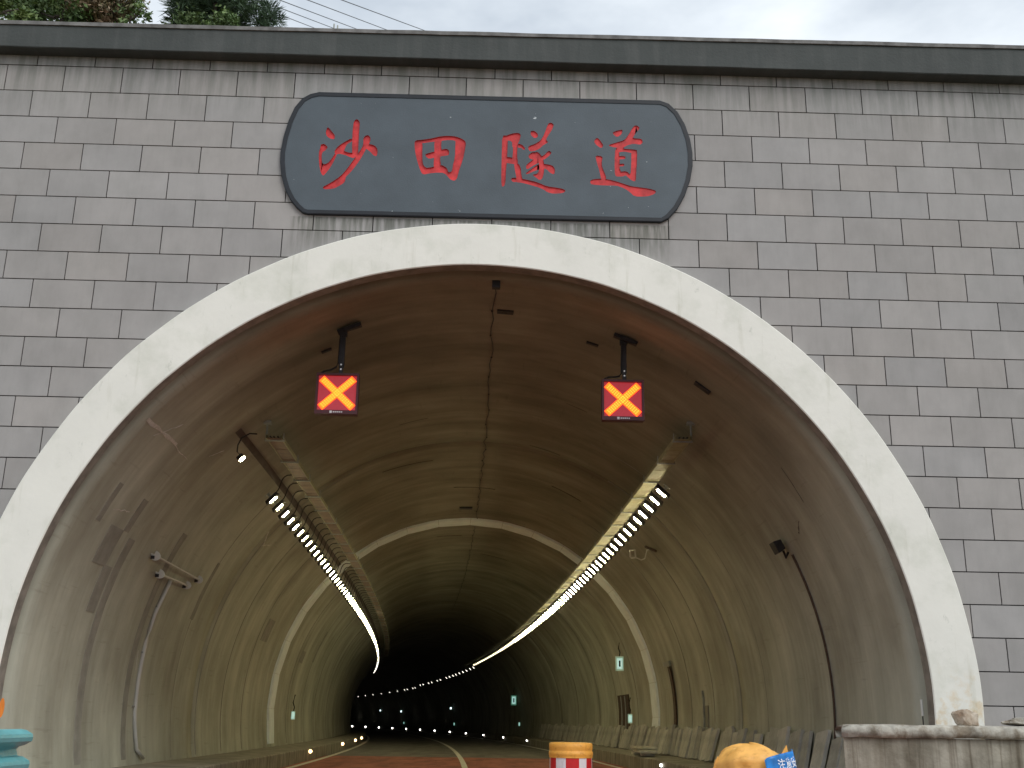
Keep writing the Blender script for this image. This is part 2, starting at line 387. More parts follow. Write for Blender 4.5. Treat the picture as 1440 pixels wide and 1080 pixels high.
# coping beam
cvv = []; cf = []
def prof(x):
    top = 10.262+max(0, (x+7))*.0065
    return [(.45, 9.925), (-.205, 9.925), (-.215, 9.935), (-.215, top)], [(-.235, top+.003), (-.235, top+.06), (.5, top+.075), (.5, top+.003)]
xs_ = [-14.6+i*.4 for i in range(74)]
a_, b_ = MB(), MB()
def ext(mb, which, jit=0):
    base = len(mb.v)
    for x in xs_:
        for (y, z) in prof(x)[which]:
            mb.v.append((x, y+(rt.uniform(-jit, jit)), z+(rt.uniform(-jit, jit)*1.6 if jit else 0)))
    n = 4
    for i in range(len(xs_)-1):
        for k in range(n):
            a = base+i*n+k; b = base+i*n+(k+1) % n
            mb.f.append((a, b, b+n, a+n)); mb.mi.append(0)
    mb.f.append(tuple(base+k for k in range(n))); mb.mi.append(0)
    e = base+(len(xs_)-1)*n; mb.f.append(tuple(e+k for k in range(n))[::-1]); mb.mi.append(0)
ext(a_, 0, .0015); ext(b_, 1, .002)
o = a_.build('coping_beam', 'coping', pw); o = b_.build('coping_edge', 'coplip', pw)
# arch surround
rv = []; rf = []; sv = []; sf = []; n = 180
YF, YB = -.10, .11
for i in range(n+1):
    a = math.radians(TH0-2+(180-2*(TH0-2))*i/n); wob = noise.noise(Vector((a*9, 0, 0)))*.008
    ri, ro = R1+wob*.6, RO+wob
    for r, y in ((ro, .02), (ro, YF+.012), (ro-.012, YF), (ri+.012, YF), (ri, YF+.012)):
        rv.append((r*math.cos(a), y, ZC+r*math.sin(a)))
    for r, y in ((ri+.001, YF+.012), (ri+.006, YF+.03), (ri, YB), (ri+.35, YB)):
        sv.append((r*math.cos(a), y, ZC+r*math.sin(a)))
for i in range(n):
    for k in range(4):
        a = i*5+k; rf.append((a, a+1, a+6, a+5))
    for k in range(3):
        a = i*4+k; sf.append((a, a+1, a+5, a+4))
mesh('arch_surround', rv, rf, 'white', pw)
mesh('arch_soffit', sv, sf, 'soffit', pw)
# small orange delineator on the left of the surround
dl = thing('delineator', 'small oval orange delineator on the left foot of the white arch surround', 'reflector', (-5.445, -.115, 1.115))
mb = MB(); mb.lathe([(0, -.012), (.05, -.012), (.055, 0), (0, .0)], 20)
o = mb.build('lens', 'delin', dl); o.rotation_euler = (PI/2, 0, 0); o.scale = (.55, 2.0, 1); o.location = (0.02, -.012, .05)
mb = MB().box((.02, .004, .05), (.022, .012, .17)).build('backplate', 'delin', dl)
# ================================================================== PLAQUE
zoomA = lambda p: (p[0], p[1])
import itertools
CAMM = m; CP = (.1083, -13.7087, 1.0765)
def px(p, y):    # helper used only to turn measured outlines of the flat lettering into metres on the wall
    q = ((p[0]-720)/1560, (p[1]-540)/1560, 1)
    dd = [sum(q[k]*CAMM[k][j] for k in range(3)) for j in range(3)]
    t = (y-CP[1])/dd[1]; return CP[0]+dd[0]*t, CP[2]+dd[2]*t
left = [(330, 92), (270, 105), (215, 135), (165, 195), (125, 280), (90, 390), (68, 500), (66, 570), (75, 660), (100, 750), (135, 820), (175, 870), (215, 905), (250, 915)]
right = [(1200, 970), (1250, 945), (1310, 880), (1360, 790), (1395, 690), (1412, 590), (1410, 500), (1395, 410), (1360, 310), (1310, 225), (1250, 170), (1190, 149)]
outl = [px((380+a/4.8, 110+b/4.8), -.045) for a, b in left]+[px((680+a/4.8, 110+b/4.8), -.045) for a, b in right]
def inset(P, d):
    n = len(P); cx = sum(p[0] for p in P)/n; o = []
    for i in range(n):
        a, b, c = P[i-1], P[i], P[(i+1) % n]
        tx, tz = c[0]-a[0], c[1]-a[1]; l = math.hypot(tx, tz); nx_, nz2 = -tz/l, tx/l
        o.append((b[0]+nx_*d, b[1]+nz2*d))
    return o
inn = inset(outl, .062)
if max(p[0] for p in inn) > max(p[0] for p in outl): inn = inset(outl, -.062)
pq = thing('name_plaque', 'slate grey name plaque with dark border and engraved red calligraphy above the arch', 'sign', (0, 0, 0))
def prism(name, P, y0, y1, mt, parent):
    bm = bmesh.new(); vs_ = [bm.verts.new((x, y0, z)) for x, z in P]; f = bm.faces.new(vs_)
    bmesh.ops.triangulate(bm, faces=[f], ngon_method='BEAUTY')
    r = bmesh.ops.extrude_face_region(bm, geom=bm.faces[:]); bmesh.ops.translate(bm, verts=[g for g in r['geom'] if isinstance(g, bmesh.types.BMVert)], vec=(0, y1-y0, 0))
    bmesh.ops.recalc_face_normals(bm, faces=bm.faces[:])
    me = bpy.data.meshes.new(name); bm.to_mesh(me); bm.free()
    return link(name, me, mt, parent)
# border ring
bm_v = []; bm_f = []; n = len(outl)
mid = inset(outl, .02 if inn[0][0] > outl[0][0]-1 else -.02)
sgn = 1 if abs(inn[5][0]) < abs(outl[5][0]) else -1
mid = [(o_[0]+(i_[0]-o_[0])*.2, o_[1]+(i_[1]-o_[1])*.2) for o_, i_ in zip(outl, inn)]
for P, y in ((outl, .02), (outl, -.040), (mid, -.046), (inn, -.046), (inn, -.02)):
    for x, z in P: bm_v.append((x, y, z))
for k in range(4):
    for i in range(n): bm_f.append((k*n+i, k*n+(i+1) % n, (k+1)*n+(i+1) % n, (k+1)*n+i))
mesh('border', bm_v, bm_f, 'border', pq)
S = {}
S['character_sha'] = ((440, 160), 9.39, [
 [(195,170),(235,215),(292,285),(285,335),(240,330),(185,300),(168,240)],
 [(105,405),(150,395),(200,440),(165,485),(125,505),(115,560),(118,640),(150,672),(205,645),(250,590),(295,520),(318,540),(270,640),(225,715),(170,785),(135,820),(105,780),(88,700),(78,600),(80,500),(100,450)],
 [(515,320),(520,365),(455,395),(430,440),(412,492),(370,522),(295,540),(285,492),(330,430),(420,370)],
 [(335,480),(410,488),(460,512),(540,517),(552,590),(500,575),(420,540),(318,522)],
 [(545,90),(585,68),(622,108),(614,200),(602,400),(598,545),(560,580),(520,540),(518,400),(526,200)],
 [(690,290),(730,280),(762,312),(757,370),(700,470),(660,545),(600,640),(540,720),(480,790),(432,832),(425,900),(360,945),(270,990),(150,998),(125,968),(230,915),(370,820),(440,740),(500,660),(560,575),(600,520),(650,450),(668,390),(665,330)],
 [(735,398),(800,412),(840,440),(858,490),(845,560),(800,550),(750,492),(690,450),(700,395)]])
S['character_tian'] = ((570, 180), 12.71, [
 [(165,250),(190,220),(290,210),(308,300),(302,420),(308,620),(340,690),(385,715),(360,830),(295,820),(240,680),(190,500),(170,380)],
 [(185,225),(340,205),(480,185),(600,155),(720,140),(860,145),(960,170),(1050,215),(1085,262),(1040,300),(900,240),(860,215),(720,215),(620,235),(500,245),(280,275)],
 [(900,200),(1085,250),(1072,360),(1040,520),(1000,650),(960,760),(925,900),(880,945),(800,920),(745,835),(760,785),(795,795),(835,770),(852,660),(888,520),(892,350)],
 [(330,720),(500,697),(600,660),(660,665),(740,710),(770,790),(800,915),(700,800),(560,795),(420,812),(320,833)],
 [(520,210),(650,200),(640,330),(650,400),(618,560),(640,660),(560,720),(505,700),(512,560),(520,420)],
 [(350,465),(510,425),(650,385),(740,370),(785,402),(780,480),(740,492),(640,505),(520,530),(420,550),(370,512)]])
S['character_sui'] = ((695, 165), 9.39, [
 [(105,240),(182,240),(176,400),(170,560),(155,700),(150,850),(130,912),(95,912),(95,700),(100,500)],
 [(150,245),(230,215),(310,203),(352,225),(340,290),(310,350),(300,420),(238,400),(238,315),(150,300)],
 [(240,300),(312,340),(300,500),(316,612),(255,625),(238,540),(250,450)],
 [(150,520),(240,532),(305,540),(312,625),(230,612),(150,600)],
 [(262,600),(316,608),(350,660),(360,770),(378,825),(300,862),(285,750),(270,680)],
 [(218,802),(295,795),(300,855),(238,852)],
 [(312,345),(370,362),(410,412),(392,435),(352,398),(312,402)],
 [(290,800),(375,812),(520,843),(600,870),(690,910),(830,930),(910,945),(948,972),(900,1002),(780,1008),(700,988),(640,942),(480,892),(360,862),(288,858)],
 [(480,180),(530,178),(578,220),(575,262),(530,275),(482,232)],
 [(712,82),(750,68),(788,95),(770,150),(720,230),(682,290),(712,328),(690,342),(640,372),(600,412),(540,442),(470,452),(448,410),(455,380),(540,350),(620,300),(662,220)],
 [(460,490),(510,455),(590,470),(602,520),(560,560),(480,552),(452,522)],
 [(418,650),(432,620),(535,542),(600,520),(622,585),(520,632),(432,692)],
 [(410,742),(480,690),(565,628),(640,605),(652,680),(540,702),(440,752)],
 [(540,450),(590,465),(640,530),(662,620),(657,720),(640,802),(600,832),(550,792),(500,757),(582,742),(600,640),(568,540)],
 [(615,520),(660,500),(720,435),(762,467),(720,512),(650,565)],
 [(635,610),(770,632),(802,680),(797,752),(750,742),(690,682),(640,672)]])
S['character_dao'] = ((820, 165), 9.0, [
 [(150,280),(180,255),(230,310),(258,358),(230,392),(170,352),(138,310)],
 [(370,190),(440,165),(503,155),(490,212),(430,252),(390,222)],
 [(640,110),(680,100),(718,132),(690,172),(650,222),(625,265),(740,270),(757,320),(720,347),(640,332),(560,352),(500,387),(400,382),(308,355),(400,325),(520,290),(570,230)],
 [(408,390),(452,390),(462,500),(462,690),(540,680),(562,702),(530,742),(450,752),(403,742),(398,560)],
 [(440,390),(540,400),(682,410),(680,442),(620,452),(530,432),(440,442)],
 [(610,420),(685,410),(682,560),(672,700),(667,812),(620,802),(560,752),(530,722),(552,680),(600,732),(610,600)],
 [(450,490),(530,490),(542,525),(450,532)],
 [(450,590),(520,585),(522,618),(450,622)],
 [(430,365),(525,378),(500,422),(430,422)],
 [(155,480),(250,495),(236,560),(238,620),(292,752),(287,792),(230,792),(208,680),(170,560)],
 [(100,790),(200,775),(320,785),(420,810),(540,850),(620,875),(830,900),(930,930),(902,972),(810,1002),(650,1002),(590,942),(520,897),(420,862),(280,862),(110,852),(88,822)]])
YP = -.038
panel = prism('panel', inn, -.038, .02, ['panel', 'red'], pq)
k_ = 0; tmp = []
for nm, ((ox, oy), sc, polys) in S.items():
    bm = bmesh.new()
    for P in polys:
        Q = [px((ox+a/sc, oy+b/sc), YP) for a, b in P]
        # round the outline a little
        Q2 = []
        for i in range(len(Q)):
            a, b = Q[i], Q[(i+1) % len(Q)]
            Q2 += [(a[0]*.78+b[0]*.22, a[1]*.78+b[1]*.22), (a[0]*.22+b[0]*.78, a[1]*.22+b[1]*.78)]
        k_ += 1
        c = prism('cut', Q2, -.30-k_*.003, .06+k_*.003, ['red', 'red'], None)
        md = panel.modifiers.new('b', 'BOOLEAN'); md.operation = 'DIFFERENCE'; md.solver = 'EXACT'; md.object = c; tmp.append(c)
        vs_ = [bm.verts.new((x, -.018-k_*.0002, z)) for x, z in Q2]; f = bm.faces.new(vs_)
        bmesh.ops.triangulate(bm, faces=[f])
    r = bmesh.ops.extrude_face_region(bm, geom=bm.faces[:]); bmesh.ops.translate(bm, verts=[g for g in r['geom'] if isinstance(g, bmesh.types.BMVert)], vec=(0, .04, 0))
    bmesh.ops.recalc_face_normals(bm, faces=bm.faces[:])
    me = bpy.data.meshes.new('character'); bm.to_mesh(me); bm.free()
    link('character', me, 'red', pq)
dg = bpy.context.evaluated_depsgraph_get(); nm_ = bpy.data.meshes.new_from_object(panel.evaluated_get(dg), depsgraph=dg)
panel.modifiers.clear(); panel.data = nm_
for c in tmp: bpy.data.objects.remove(c)
# ================================================================== TUNNEL
tn = thing('tunnel', 'concrete lined road tunnel curving left behind the portal', 'tunnel', (0, 0, 0))
ss = [.11, .26, .265]; s = .6
joints = [9.6, 19.5, 31, 43, 55, 67, 79]
while s < 229:
    ss.append(s); s += .6 if s < 20 else (1.2 if s < 80 else 3)
for j in joints: ss += [j-.03, j-.02, j+.02, j+.03]
ss = sorted(ss); lv = []; lf = []; uv = []; NT = 96
rj = random.Random(5); seg = [rj.uniform(-.012, .012) for _ in range(12)]
def rad(s):
    if s < .262: return R1+.075
    k = sum(1 for j in joints if s > j); r = R1+seg[k]*(0 if s < 9 else 1)
    for j in joints:
        if abs(s-j) < .025: r += .03
    return r
for s in ss:
    for i in range(NT+1):
        th = TH0+(180-2*TH0)*i/NT; lv.append(tp(s, th, rad(s))); uv.append((s, math.radians(th)*R1))
for j in range(len(ss)-1):
    for i in range(NT):
        a = j*(NT+1)+i; lf.append((a, a+1, a+NT+2, a+NT+1))
me = bpy.data.meshes.new('lining'); me.from_pydata(lv, [], lf); ul = me.uv_layers.new(name='UVMap')
buf = []
for lp in me.loops: buf += list(uv[lp.vertex_index])
ul.data.foreach_set('uv', buf); me.polygons.foreach_set('use_smooth', [True]*len(me.polygons))
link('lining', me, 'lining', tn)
ev = [tp(228.5, TH0+(180-2*TH0)*i/40, R1+.1) for i in range(41)]
mesh('unseen_end_cap', ev, [tuple(range(41))], 'lining', tn)  # unseen cap added to keep outside light out of the tunnel
# the pale band of flat panels round the vault
bvv = []; bff = []
for k in range(-1, 19):
    a0, a1 = 10*k-.4+.03, 10*k+9.6-.03
    a0 = max(a0, -11); a1 = min(a1, 191)
    i = len(bvv)
    for s_, rr in ((18.95, R1+.02), (18.95, R1-.05), (19.88, R1-.05), (19.88, R1+.02)):
        bvv += [tp(s_, a0, rr), tp(s_, a1, rr)]
    for q in range(3): bff.append((i+2*q, i+2*q+1, i+2*q+3, i+2*q+2))
mesh('pale_band', bvv, bff, 'band', tn)
# mortar filled chases and patches, proud of the lining by a few millimetres
def arcpatch(name, s0, s1, t0, t1, mt, r=R1-.006, jag=.0, parent=tn):
    n = max(2, int(abs(t1-t0)/2.5)); v = []; f = []; rr = random.Random(int(s0*100))
    for i in range(n+1):
        t = t0+(t1-t0)*i/n; a, b = rr.uniform(-jag, jag), rr.uniform(-jag, jag)
        v += [tp(s0+a, t, r+.03), tp(s0+a, t, r), tp(s1+b, t, r), tp(s1+b, t, r+.03)]
    for i in range(n):
        for k in range(3): f.append((4*i+k, 4*i+k+1, 4*i+k+5, 4*i+k+4))
    f.append((0, 1, 2, 3)); f.append((4*n, 4*n+1, 4*n+2, 4*n+3)[::-1])
    return mesh(name, v, f, mt, parent)
for s0, s1, t0, t1 in [(2.68, 2.95, 189.5, 156), (2.25, 2.6, 168, 161), (1.75, 2.3, 161.3, 155.5), (2.3, 2.52, 155.5, 150), (4.85, 5.1, 189.5, 151), (3.62, 3.74, -10, 25), (15.35, 16.25, 162.5, 156.5), (23.5, 24.3, 164, 160), (1.15, 1.32, 156, 150)]:
    arcpatch('mortar_patch', s0, s1, t0, t1, 'patch', jag=.012)
arcpatch('mortar_patch', 7.8, 8.0, 164, 152, 'patch', jag=.02); arcpatch('mortar_patch', 27, 27.3, 162, 150, 'patch', jag=.02)
def mark(s0, t0, s1, t1, w_, mt='kerb'):
    a, b = Vector(tp(s0, t0, R1-.004)), Vector(tp(s1, t1, R1-.004)); n = 6; mb = MB()
    v = []; f = []; rr = random.Random(int(s0*77+t0))
    for i in range(n+1):
        k = i/n; s_ = s0+(s1-s0)*k; t_ = t0+(t1-t0)*k; h = w_*rr.uniform(.3, 1)*50/R1
        v += [tp(s_, t_-h+rr.uniform(-.2, .2), R1-.006), tp(s_, t_+h+rr.uniform(-.2, .2), R1-.006), tp(s_, t_+h, R1+.01), tp(s_, t_-h, R1+.01)]
    for i in range(n):
        for k in range(4): f.append((4*i+k, 4*i+(k+1) % 4, 4*i+4+(k+1) % 4, 4*i+4+k))
    mesh('pale_mark', v, f, mt, tn)
for s0 in (7.6, 9.6, 12.1, 14.6, 22.6, 26.8, 31, 37, 43):
    arcpatch('form_line', s0, s0+.035, -10, 60+6*math.sin(s0), 'patch', r=R1-.003, jag=.006)
    arcpatch('form_line', s0+.3, s0+.335, 190, 122+6*math.cos(s0), 'patch', r=R1-.003, jag=.006)
for q in [(.45, 141.2, 1.9, 141.0, .03), (1.9, 141.3, 2.7, 141.6, .02), (1.0, 142.5, 1.5, 138.5, .012), (3.3, 139, 3.6, 136.5, .012), (1.5, 153.6, 2.1, 152.8, .01), (9.6, 141, 10.1, 144, .02), (9.9, 144, 10.6, 142.5, .015), (5.2, 172, 5.3, 175, .02)]:
    mark(*q, mt='pale')
for q in [(1.9, 37, 2.0, 31, .008), (2.6, 29, 2.9, 27.5, .006), (7.4, 100, 7.5, 106, .02), (9.3, 78, 9.4, 71, .02), (11, 112, 11.1, 100, .02), (14.4, 95, 14.5, 84, .02), (5.6, 73, 5.7, 69, .015), (12.5, 70, 12.7, 62, .02), (22, 100, 22.2, 92, .03), (26, 84, 26.2, 74, .03)]:
    mark(*q, mt='darkstrip')
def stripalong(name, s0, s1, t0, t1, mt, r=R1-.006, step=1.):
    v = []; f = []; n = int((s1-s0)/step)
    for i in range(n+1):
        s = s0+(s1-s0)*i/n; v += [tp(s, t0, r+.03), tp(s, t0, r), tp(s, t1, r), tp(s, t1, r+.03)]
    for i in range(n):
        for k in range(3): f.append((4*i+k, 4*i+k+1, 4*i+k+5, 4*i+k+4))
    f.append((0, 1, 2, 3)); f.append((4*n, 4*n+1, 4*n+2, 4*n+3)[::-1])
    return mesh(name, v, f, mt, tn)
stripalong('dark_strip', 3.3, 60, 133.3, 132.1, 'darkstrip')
# niche of the cross passage on the right
arcpatch('passage_door', 24.1, 26.3, -6, 7.4, 'rust', r=R1-.03)
for q in (24.7, 25.5): arcpatch('door_rail', q, q+.12, -6, 7.0, 'galv', r=R1-.05)
arcpatch('rust_channel', 16.4, 16.7, -2.5, 13, 'rust', r=R1-.05); arcpatch('channel_head', 16.1, 17.0, 13.2, 14.4, 'galv', r=R1-.09)
arcpatch('wall_conduit', 13.1, 13.22, -3, 5.5, 'galv', r=R1-.04); arcpatch('wall_conduit', 12.7, 12.95, -3, 2, 'kerb', r=R1-.03)
# thin crack / cable along the crown
mb = MB(); pts = []; rc = random.Random(11)
for i in range(130):
    s = .5+i*.36; pts.append((cv(s)+.2-.012*0+rc.uniform(-.03, .03), s, ZC+math.sqrt(R1**2-.04)-.012+rc.uniform(-.004, .004)))
mb.tube(pts, .007, 5)
for i in range(0, 130, 3): mb.box(pts[i], (.028, .02, .02))
cc = thing('crown_cable', 'thin black cable clipped along the crown of the tunnel vault', 'cable', (0, 0, 0))
mb.build('cable', 'cable', cc)
MB().box((cv(.45)+.22, .45, ZC+R1-.06), (.11, .09, .10)).build('junction_box', 'metal', cc)
# ------------------------------------------------------------------ small dark plates on the vault
def frame(s, th, r=R1):
    """matrix: local x along circumference, y along tunnel, z outward"""
    a = math.radians(th); out = Vector((math.cos(a), 0, math.sin(a))); y = Vector((hd(s), 1, 0)).normalized(); x = y.cross(out).normalized(); out = x.cross(y)
    mt = Matrix((x, y, out)).transposed().to_4x4(); mt.translation = Vector(tp(s, th, r)); return mt
pl0 = None
for s, th, lb, w_ in [(1.58, 86.1, 'dark rectangular plate beside the crown cable near the tunnel mouth', .24), (1.70, 53.7, 'larger dark plate on the right haunch near the white surround', .27),
                (2.17, 71.9, 'slim dark plate left of the right lane signal bracket', .19), (2.13, 114.4, 'slim dark plate beside the left lane signal post', .16), (17.3, 91.4, 'distant dark plate just before the pale band', .36)]:
    o = MB().box((0, 0, 0), (1, .13 if w_ > .2 else .07, .03)).build('cover_plate', 'metal')
    o.matrix_world = frame(s, th, R1-.01); o.scale = (w_, 1 if s < 10 else 2.2, 1)
    tag(o, lb, 'plate', 'cover plates on the vault')
# ------------------------------------------------------------------ tunnel luminaires
def lamp_proto(sg):
    t = thing('tunnel_lamp', 'x', 'lamp', (0, 0, 0))
    MB().box((0, 0, .035), (.30, .12, .07), taper=.15).build('housing', 'metal', t, bevel=.008)
    lens = MB().box((0, 0, -.008), (.155 if sg < 0 else .18, .080, .012)).build('lens', 'lamp', t, bevel=.004)
    MB().box((-sg*.135, 0, -.02 if sg < 0 else .005), (.008, .12, .075 if sg < 0 else .03)).build('added_light_shield', 'metal', t)  # blade added to keep the lamp's light off the vault
    MB().box((0, 0, .10), (.05, .03, .08)).box((0, .0, .145), (.14, .04, .012)).build('bracket', 'galv', t)
    # cable to the tray: local x along circumference, z outward
    pts = []
    for i in range(9):
        k = i/8; pts.append((-sg*(.12+(.50 if sg < 0 else .20)*k), .05*math.sin(3.3*k)+.02*k, .06+.15*math.sin(PI*k**1.5)-.03*k))
    MB().tube(pts, .011, 6).build('cable', 'cable', t)
    return t
pL, pR = lamp_proto(-1), lamp_proto(1)
def lens_mat(o, name):
    for ch in o.children:
        if ch.name.startswith('lens'):
            ch.material_slots[0].link = 'OBJECT'; ch.material_slots[0].material = M[name]
ROWS = []
def place(proto, s, th, first, label, group, far=False, r=5.2, lensmat=None):
    o = proto if first else copy_tree(proto)
    o.matrix_world = frame(s, th, r); o['label'] = label; o['group'] = group
    return o
GL, GR = 'lamps of the left row under the cable tray', 'lamps of the right row under the cable tray'
nL = 0; s = 6.66; first = True
while s < 62:
    th = 135.5+min(1.0, s/20)
    lb = 'lit tunnel lamp in the tightly spaced left row'
    if first: lb = 'first lit lamp of the tight left row, nearest the tunnel mouth'
    o = place(pL, s, th, first, lb, GL)
    if s > 44: lens_mat(o, 'lampmid' if s < 56 else 'lampdeep')
    k_s = 1-.45*max(0, min(1, (s-30)/25)); o.scale = (k_s, k_s, k_s)
    first = False; nL += 1; s += .745+rnd.uniform(-.02, .02)
s = 6.56; first = True; nR = 0
while s < 72:
    lb = 'lit tunnel lamp in the tightly spaced right row'
    if first: lb = 'first lit lamp of the tight right row, nearest the tunnel mouth'
    o = place(pR, s, 48.2, first, lb, GR)
    if s > 32: lens_mat(o, 'lampmid' if s < 46 else 'lampdeep')
    k_s = 1.12-.55*max(0, min(1, (s-30)/30)); o.scale = (k_s, k_s, k_s)
    first = False; nR += 1; s += .745+rnd.uniform(-.02, .02)
# small lamps deeper in: same make, dimmer
def small_proto(sg):
    t = thing('tunnel_lamp', 'x', 'lamp', (0, 0, 0))
    MB().box((0, 0, .04), (.30, .14, .08)).build('housing', 'metal', t)
    MB().box((0, 0, -.008), (.17, .09, .012)).build('lens', 'lampfar', t)
    return t
sp0 = small_proto(1); first = True
for i, s in enumerate([73.3, 75.8, 78.6, 81.3, 84, 86.8, 89.2, 92, 94.7, 99.8, 102.5, 107.3, 110, 114.8, 117.4, 123, 125.2, 130.2, 132.8, 139.3, 146.6, 154.5, 162.3, 169.6, 176.5]):
    o = place(sp0, s, 46.3 if s < 120 else 44.2, first, 'small dim lamp among the dotted row curving away in the dark', 'dim lamps deep in the tunnel'); first = False
sq0 = small_proto(-1); first = True
for s in [63+1.4*i for i in range(13)]:
    o = place(sq0, s, 136.8, first, 'small dim lamp where the left row fades into the dark', 'dim lamps at the far end of the left row'); first = False
# the single lamp before the left row
t = thing('spot_lamp', 'single bright lamp apart from the left row, hanging near the tunnel mouth', 'lamp', (0, 0, 0))
t.matrix_world = frame(3.49, 135.3, 5.2)
MB().box((0, 0, .035), (.13, .12, .07), taper=.2).build('housing', 'metal', t, bevel=.01)
MB().lathe([(0, -.014), (.05, -.014), (.056, -.002), (.0, -.002)], 20).build('lens', 'lamp', t)
pts = [(.02, 0, .07), (.02, .0, .14), (.10, .02, .22), (.22, .06, .28), (.36, .1, .26), (.44, .12, .18)]
MB().tube(pts, .012, 6).build('cable', 'cable', t)
# ------------------------------------------------------------------ cable trays
def tray(sg, lb, s0, s1, side):
    t = thing('cable_tray', lb, 'cable tray', sp(s0, sg*3.28, 5.4))
    t_ = Vector(t.location)
    def P(s, o, z): p = sp(s, sg*o, z); return (p[0]-t_.x, p[1]-t_.y, p[2]-t_.z)
    r1, r2, pan, cb = MB(), MB(), MB(), MB(); n = int((s1-s0)/.75)
    for i in range(n):
        a, b = s0+.75*i, s0+.75*(i+1)
        for mb, o in ((r1, 3.14), (r2, 3.38)):
            p, q = Vector(P(a, o, 5.40)), Vector(P(b, o, 5.40)); i0 = len(mb.v)
            for P_ in (p, q):
                for dx, dz in ((-.008, 0), (.008, 0), (.008, .07), (-.008, .07)): mb.v.append((P_.x+dx, P_.y, P_.z+dz))
            for f in ((0, 1, 5, 4), (1, 2, 6, 5), (2, 3, 7, 6), (3, 0, 4, 7)): mb.f.append(tuple(i0+k for k in f)); mb.mi.append(0)
        # bottom pan plate with a small gap every bay
        i0 = len(pan.v)
        for ss_, in ((a+.012,), (b-.012,)):
            for o in (3.155, 3.365):
                for z in (5.405, 5.412): pan.v.append(P(ss_, o, z))
        for f in ((0, 2, 6, 4), (1, 5, 7, 3), (0, 4, 5, 1), (2, 3, 7, 6), (0, 1, 3, 2), (4, 6, 7, 5)): pan.f.append(tuple(i0+k for k in f)); pan.mi.append(0)
    r1.build('side_rail', 'tray', t); r2.build('side_rail', 'tray', t); pan.build('tray_pan', 'tray' if sg > 0 else 'traypan', t)
    for k in range(3):
        cb = MB(); cb.tube([P(s0+.5*i, 3.2+.055*k+.01*math.sin(i*.7+k), 5.432) for i in range(int((s1-s0)/.5))], .016, 5).build('power_cable', 'cable', t)
    k = 0; s = s0+.1
    while s < s1 and k < 40:
        h = MB(); zc = ZC+math.sqrt(R1**2-3.40**2)-.0
        a, b = P(s, 3.40, 5.38), P(s, 3.40, zc)
        h.tube([a, b], .016, 6); h.box(P(s, 3.26, 5.388), (.32, .04, .02)); h.box(P(s, 3.40, zc-.03), (.12, .10, .05))
        if s < 30:
            h.tube([P(s, 3.12, 5.39), P(s, 3.12, 5.52)], .01, 5)
        h.build('hanger', 'galv', t); k += 1; s += 1.55
    return t
tray(-1, 'long cable tray hung from the left haunch with looping lamp cables', 3.7, 66, 0)
tray(1, 'long yellowish cable tray hung from the right haunch', 3.2, 76, 0)
# small tags hanging along the right tray
for i in range(7):
    s = 7.6+i*1.5
    o = MB().box((0, 0, 0), (.05, .012, .12)).build('cable_tag', 'whitepipe'); o.location = sp(s, 3.46, 5.33)
    tag(o, 'small white tag hanging between the right cable tray and its lamps', 'tag', 'white tags along the right tray')
